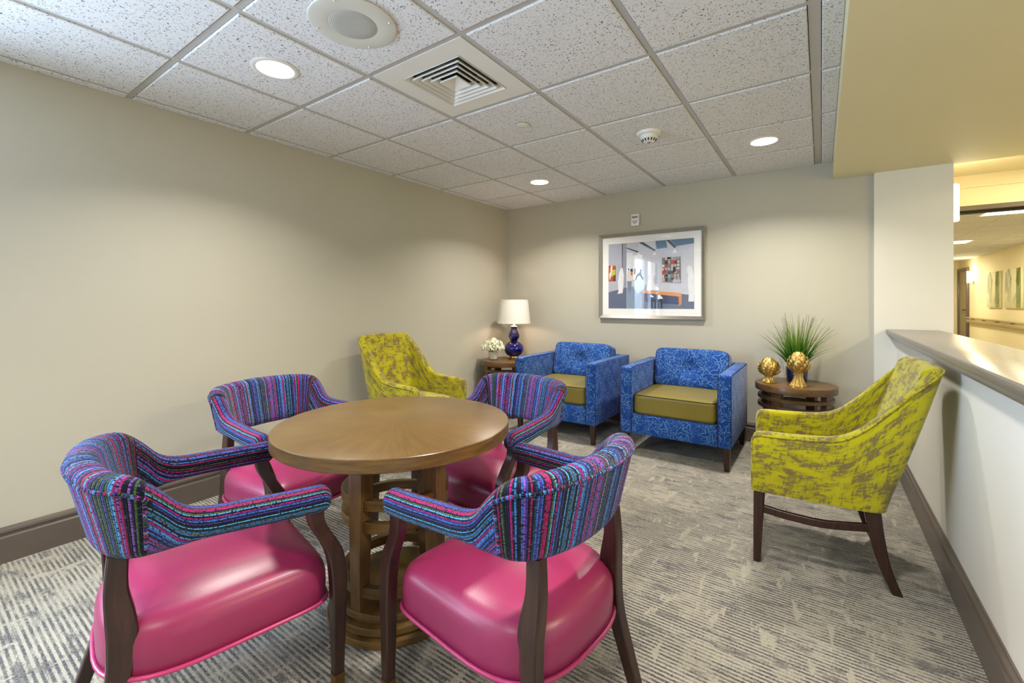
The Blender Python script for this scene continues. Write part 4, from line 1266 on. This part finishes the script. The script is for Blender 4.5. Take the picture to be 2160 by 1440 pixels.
def make_blue():
    t = thing('club_chair', '', 'armchair')
    for s in (1, -1):
        x0, x1 = (0.317, 0.412) if s == 1 else (-0.412, -0.317)
        arm = put('arm', boxes('arm', [(x0, x1, -0.41, 0.41, 0.165, 0.697)], 'blue', 0.020, 4, uv=True), t)
        for xx in (x0 + 0.003, x1 - 0.003):
            pts = [(xx, 0.407, 0.17), (xx, 0.408, 0.40), (xx, 0.408, 0.670), (xx, 0.400, 0.687), (xx, 0.385, 0.693), (xx, 0.0, 0.693), (xx, -0.40, 0.693)]
            put('welt', tube('welt', pts, 0.0022, 'welt_dark', 6), arm)
    put('back_panel', boxes('back_panel', [(-0.317, 0.317, -0.41, -0.315, 0.165, 0.700)], 'blue', 0.014, 3, uv=True), t)
    put('front_rail', boxes('front_rail', [(-0.317, 0.317, 0.355, 0.402, 0.167, 0.325)], 'blue', 0.006, 2, uv=True), t)
    put('seat_deck', boxes('seat_deck', [(-0.317, 0.317, -0.315, 0.355, 0.20, 0.322)], 'welt_dark'), t)
    sc = put('seat_cushion', pillow('seat_cushion', 0.312, 0.33, 0.078, 'olive_vinyl', 14.0, 0.16, 13, uv=False), t, (0, 0.073, 0.405))
    for z in (0.072, -0.072):
        pts = []
        for k in range(64):
            a = 2 * PI * k / 64
            e = 2 / 14.0
            pts.append((0.309 * math.copysign(abs(math.cos(a)) ** e, math.cos(a)), 0.327 * math.copysign(abs(math.sin(a)) ** e, math.sin(a)), z))
        put('welt', tube('welt', pts, 0.0035, 'welt_olive', 6, closed=True), sc)
    bc = put('back_cushion', pillow('back_cushion', 0.305, 0.085, 0.172, 'blue', 9.0, 0.20, 17, tuft=0.42), t, (0, -0.225, 0.628))
    bc.rotation_euler = (math.radians(13), 0, 0)
    put('welt', welt_loop(0.301, 0.168, 0.066, 0.0035, 'welt_dark'), bc)
    put('welt', welt_loop(0.301, 0.168, -0.066, 0.0035, 'welt_dark'), bc)
    bt = put('button', lathe('button', [(0.001, 0.007), (0.007, 0.006), (0.012, 0.002), (0.013, -0.003), (0.012, -0.006)], 'blue', 16, cap=False), bc, (0, 0.066, 0))
    bt.rotation_euler = (-PI / 2, 0, 0)
    for sx in (1, -1):
        for sy in (1, -1):
            put('leg', leg_loft('leg', [(sx * 0.376, sy * 0.372, 0.0, 0.017, 0.017), (sx * 0.374, sy * 0.372, 0.168, 0.025, 0.025)], 'chair_wood'), t)
    return t
bl = make_blue()
bl.location = (2.1375, 3.69, 0); bl.rotation_euler = (0, 0, PI)
tag(bl, 'blue star-patterned armchair with olive seat beside the plant table', 'armchair', 'blue armchairs')
b2 = copy_tree(bl)
b2.location = (1.097, 3.69, 0)
tag(b2, 'blue star-patterned armchair with olive seat beside the lamp table', 'armchair', 'blue armchairs')

# ================================================================== SIDE TABLES
def make_side():
    t = thing('side_table', '', 'side table')
    H, R = 0.593, 0.270
    put('table_top', disc_solid('table_top', R, H - 0.052, H, 'side_wood', 72, 0.004), t)
    for k in range(4):
        a = math.radians(62 + 90 * k)
        c = [rect_ring((r * math.cos(a), r * math.sin(a), z), (math.cos(a), math.sin(a), 0), (-math.sin(a), math.cos(a), 0), 0.022, 0.034, 0.12) for r, z in ((0.205, 0.0), (0.222, H - 0.052))]
        put('leg', loft('leg', c, 'side_wood', sharp=0.4), t)
    for z in (0.490, 0.428, 0.14):
        put('hoop', ring_solid('hoop', 0.226, 0.252, z - 0.014, z + 0.014, 'side_wood', 64, 0.003), t)
    put('shelf', disc_solid('shelf', 0.226, 0.132, 0.148, 'side_wood', 48, 0.002), t)
    return t
sa = make_side()
sa.location = (2.905, 3.855, 0)
tag(sa, 'round wooden side table carrying grass and gold artichokes', 'side table', 'round side tables')
sb = copy_tree(sa)
sb.location = (0.25, 3.75, 0)
tag(sb, 'round wooden side table in the corner carrying the lamp', 'side table', 'round side tables')
SH = 0.593

# ================================================================== LAMP
lp = thing('table_lamp', 'cobalt blue gourd table lamp with a white drum shade', 'lamp', (0.275, 3.86, SH))
put('base', lathe('base', [(0.066, 0.0), (0.068, 0.003), (0.068, 0.012), (0.062, 0.016), (0.060, 0.030), (0.056, 0.034)], 'brass', 40), lp)
gour = [(0.048, 0.032), (0.062, 0.038), (0.082, 0.056), (0.096, 0.082), (0.100, 0.108), (0.096, 0.134), (0.082, 0.160), (0.060, 0.180), (0.042, 0.192), (0.036, 0.200), (0.040, 0.208),
        (0.050, 0.222), (0.056, 0.242), (0.056, 0.258), (0.050, 0.282), (0.040, 0.304), (0.033, 0.322), (0.031, 0.336), (0.035, 0.350), (0.039, 0.354)]
gour = [(a * (1.10 if 0.05 < a else 1.06), b) for a, b in gour]
put('body', lathe('body', gour, 'navy_glaze', 48), lp)
put('neck_cap', lathe('neck_cap', [(0.040, 0.354), (0.040, 0.360), (0.030, 0.363), (0.012, 0.365), (0.012, 0.400), (0.010, 0.402)], 'white_plastic', 28), lp)
put('bulb', lathe('bulb', [(0.012, 0.402), (0.014, 0.420), (0.026, 0.445), (0.030, 0.465), (0.026, 0.485), (0.012, 0.498), (0.001, 0.500)], 'bulb_glow', 24), lp)
sh0, sh1 = 0.392, 0.652
shd = [(0.182, sh0), (0.157, sh1), (0.1545, sh1), (0.1795, sh0), (0.182, sh0)]
shade = put('lamp_shade', lathe('lamp_shade', shd, 'shade', 56, cap=False), lp)
plain('shade_trim', (238, 232, 214), 0.7)
put('trim_band', ring_solid('trim_band', 0.1785, 0.1835, sh0 - 0.001, sh0 + 0.008, 'shade_trim', 56, 0.001), shade)
put('trim_band', ring_solid('trim_band', 0.1535, 0.1585, sh1 - 0.008, sh1 + 0.001, 'shade_trim', 56, 0.001), shade)
for k in range(3):
    a = 2 * PI * k / 3
    put('spider_arm', tube('spider_arm', [(0.004 * math.cos(a), 0.004 * math.sin(a), sh1 - 0.030), (0.154 * math.cos(a), 0.154 * math.sin(a), sh1 - 0.012)], 0.002, 'brass', 6), shade)
for s in (1, -1):
    put('harp', tube('harp', interp([(s * 0.012, 0, 0.385), (s * 0.045, 0, 0.43), (s * 0.052, 0, 0.51), (s * 0.035, 0, 0.59), (0, 0, sh1 - 0.028)], 14), 0.0022, 'brass', 6), lp)
put('lamp_finial', lathe('lamp_finial', [(0.003, sh1 - 0.03), (0.006, sh1 - 0.02), (0.004, sh1 - 0.008), (0.010, sh1), (0.001, sh1 + 0.012)], 'brass', 14), lp)
d = bpy.data.lights.new('bulb_light', 'POINT'); d.energy = 19.0; d.color = (1.0, 0.70, 0.54); d.shadow_soft_size = 0.034
put('bulb_light', d, lp, (0, 0, 0.462))

# ================================================================== HYDRANGEA
hy = thing('flower_pot', 'white hydrangea bouquet in a small pale pot beside the lamp', 'flowers', (0.135, 3.665, SH))
put('pot', lathe('pot', [(0.036, 0.0), (0.040, 0.003), (0.054, 0.084), (0.052, 0.087), (0.048, 0.084), (0.046, 0.075), (0.001, 0.074)], 'white_pot', 36, cap=False), hy)
put('pot_foot', lathe('pot_foot', [(0.037, 0.0), (0.041, 0.0005), (0.0415, 0.006), (0.037, 0.007)], 'dark_plastic', 32), hy)
rnd = random.Random(11)
v, f = [], []
def floret(c, n, size):
    n = n.normalized()
    x = n.orthogonal().normalized()
    x = Matrix.Rotation(rnd.uniform(0, 6.28), 3, n) @ x
    for k in range(4):
        d1 = Matrix.Rotation(k * PI / 2, 3, n) @ x
        s1 = n.cross(d1)
        b = len(v)
        v.extend([c, c + d1 * size * 0.55 + s1 * size * 0.42 + n * size * 0.12, c + d1 * size * 1.05 + n * size * rnd.uniform(0.1, 0.35), c + d1 * size * 0.55 - s1 * size * 0.42 + n * size * 0.12, c + d1 * size * 0.5 + n * size * 0.02])
        f.extend([(b, b + 1, b + 4), (b + 1, b + 2, b + 4), (b + 2, b + 3, b + 4), (b + 3, b, b + 4)])
heads = [(0, 0, 0.195)] + [(0.062 * math.cos(a), 0.062 * math.sin(a), 0.168) for a in [2 * PI * k / 6 for k in range(6)]] + [(0.086 * math.cos(a), 0.086 * math.sin(a), 0.128) for a in [2 * PI * (k + 0.5) / 8 for k in range(8)]]
for hx_, hy_, hz_ in heads:
    rr_ = rnd.uniform(0.034, 0.044)
    for k in range(46):
        z = rnd.uniform(-0.6, 1.0)
        a = rnd.uniform(0, 2 * PI)
        r = math.sqrt(max(0, 1 - z * z))
        n = Vector((r * math.cos(a), r * math.sin(a), z))
        q = rr_ * rnd.uniform(0.85, 1.12)
        floret(Vector((hx_, hy_, hz_)) + n * q, n, rnd.uniform(0.011, 0.017))
fl = put('flower_head', new_mesh('flower_head', v, f, ['petal']), hy)
fl['kind'] = 'stuff'
put('stem_mass', lathe('stem_mass', [(0.03, 0.075), (0.045, 0.090), (0.080, 0.115), (0.088, 0.135), (0.070, 0.175), (0.035, 0.205), (0.001, 0.210)], 'petal_green', 20, cap=False), hy)

# ================================================================== GRASS PLANT
gp = thing('potted_grass', 'tall green ornamental grass in a dark sequined pot', 'plant', (2.912, 3.945, SH))
put('pot', lathe('pot', [(0.060, 0.0), (0.066, 0.004), (0.073, 0.060), (0.075, 0.112), (0.073, 0.116), (0.069, 0.112), (0.068, 0.100), (0.001, 0.098)], 'sequin', 40, cap=False), gp)
plain('soil', (46, 40, 32), 0.95, nscale=90, namt=0.3, bump=0.6, bscale=160)
put('soil', lathe('soil', [(0.001, 0.104), (0.040, 0.103), (0.067, 0.099)], 'soil', 24, cap=False), gp)
v, f, uvs = [], [], []
rnd = random.Random(5)
for k in range(230):
    a = rnd.uniform(0, 2 * PI)
    out = rnd.random() ** 1.3
    r0 = 0.045 * math.sqrt(rnd.random())
    L = rnd.uniform(0.30, 0.46) * (1 - 0.18 * out)
    if k % 12 == 0:
        out, L = rnd.uniform(0.9, 1.15), rnd.uniform(0.26, 0.36)
    lean0, bend = 0.05 + 0.42 * out, 0.10 + 0.75 * out * rnd.uniform(0.4, 1.2)
    dx, dy = math.cos(a), math.sin(a)
    px, pz, ang = r0, 0.098, lean0
    w0 = rnd.uniform(0.0028, 0.0052)
    n0 = len(v)
    N = 9
    tw = rnd.uniform(-0.6, 0.6)
    sx, sy = -math.sin(a + tw), math.cos(a + tw)
    for i in range(N):
        t = i / (N - 1)
        w = w0 * (1 - t ** 2.2) * (0.7 + 0.6 * math.sin(PI * min(1, t * 1.4))) + 0.0003
        bx, by = px * dx, px * dy
        v += [(bx + sx * w, by + sy * w, pz), (bx + dx * 0.0012, by + dy * 0.0012, pz - w * 0.4), (bx - sx * w, by - sy * w, pz)]
        px += math.sin(ang) * L / (N - 1)
        pz += math.cos(ang) * L / (N - 1)
        ang += bend / (N - 1)
    for i in range(N - 1):
        for c in (0, 1):
            q = n0 + i * 3 + c
            f.append((q, q + 1, q + 4, q + 3))
            t0, t1 = i / (N - 1), (i + 1) / (N - 1)
            uvs += [(0, t0), (1, t0), (1, t1), (0, t1)]
zmin = 0.13
gb = put('grass_blades', new_mesh('grass_blades', v, f, ['blade'], uvs=uvs, smooth=True), gp)
gb['kind'] = 'stuff'

# ================================================================== GOLD ARTICHOKES
def artichoke(label, loc, stem_h, r_foot, r_bud, h_bud, seed):
    rnd = random.Random(seed)
    o = thing('artichoke_ornament', label, 'ornament', loc, rnd.uniform(0, 6), 'gold artichoke ornaments')
    prof = [(r_foot * 0.96, 0.0), (r_foot, 0.004), (r_foot * 0.86, stem_h * 0.18), (r_foot * 0.62, stem_h * 0.45), (r_foot * 0.50, stem_h * 0.75), (r_foot * 0.56, stem_h), (r_foot * 0.62, stem_h + 0.004)]
    put('stem', lathe('stem', prof, 'gold', 84, mod=lambda a, r, z: r * (1 + 0.075 * math.cos(14 * a))), o)
    def egg(t):
        """t 0 bottom .. 1 tip -> radius, height"""
        z = stem_h + h_bud * t
        r = r_bud * (math.sin(PI * (0.10 + 0.87 * t) ** 0.92)) ** 0.72
        return r, z
    core = [(max(0.002, egg(k / 14)[0] * 0.88), egg(k / 14)[1]) for k in range(15)]
    bud = put('bud', lathe('bud', core, 'gold', 28), o)
    v, f = [], []
    rows = 6
    for row in range(rows):
        t0 = 0.01 + 0.80 * row / (rows - 1)
        cnt = max(5, int(9 - row * 0.7))
        for k in range(cnt):
            a = 2 * PI * (k + 0.5 * (row % 2)) / cnt + rnd.uniform(-0.05, 0.05)
            wa = 2 * PI / cnt * 0.62
            hl = 0.30
            base = len(v)
            for i, s in enumerate((0.0, 0.3, 0.6, 0.85, 1.0)):
                t = min(1.0, t0 + hl * s)
                r, z = egg(t)
                wf = (0.75, 1.0, 0.86, 0.5, 0.05)[i]
                lift = (0.0, 0.008, 0.013, 0.016, 0.016)[i] * (1.15 - 0.6 * row / rows)
                for c in (-1, 0, 1):
                    rr = r * 0.94 + lift - 0.007 * abs(c) + 0.001
                    aa = a + c * wa * wf * 0.5
                    v.append((rr * math.cos(aa), rr * math.sin(aa), z))
            for i in range(4):
                for c in (0, 1):
                    q = base + i * 3 + c
                    f.append((q, q + 1, q + 4, q + 3))
    br = put('bracts', new_mesh('bracts', v, f, ['gold'], smooth=True), bud)
    br['kind'] = 'stuff'
    return o
artichoke('short squat gold artichoke ornament at the left of the plant table', (2.735, 3.80, SH), 0.052, 0.050, 0.070, 0.142, 1)
artichoke('taller gold artichoke ornament on a fluted stem before the grass pot', (2.930, 3.745, SH), 0.100, 0.055, 0.064, 0.155, 2)
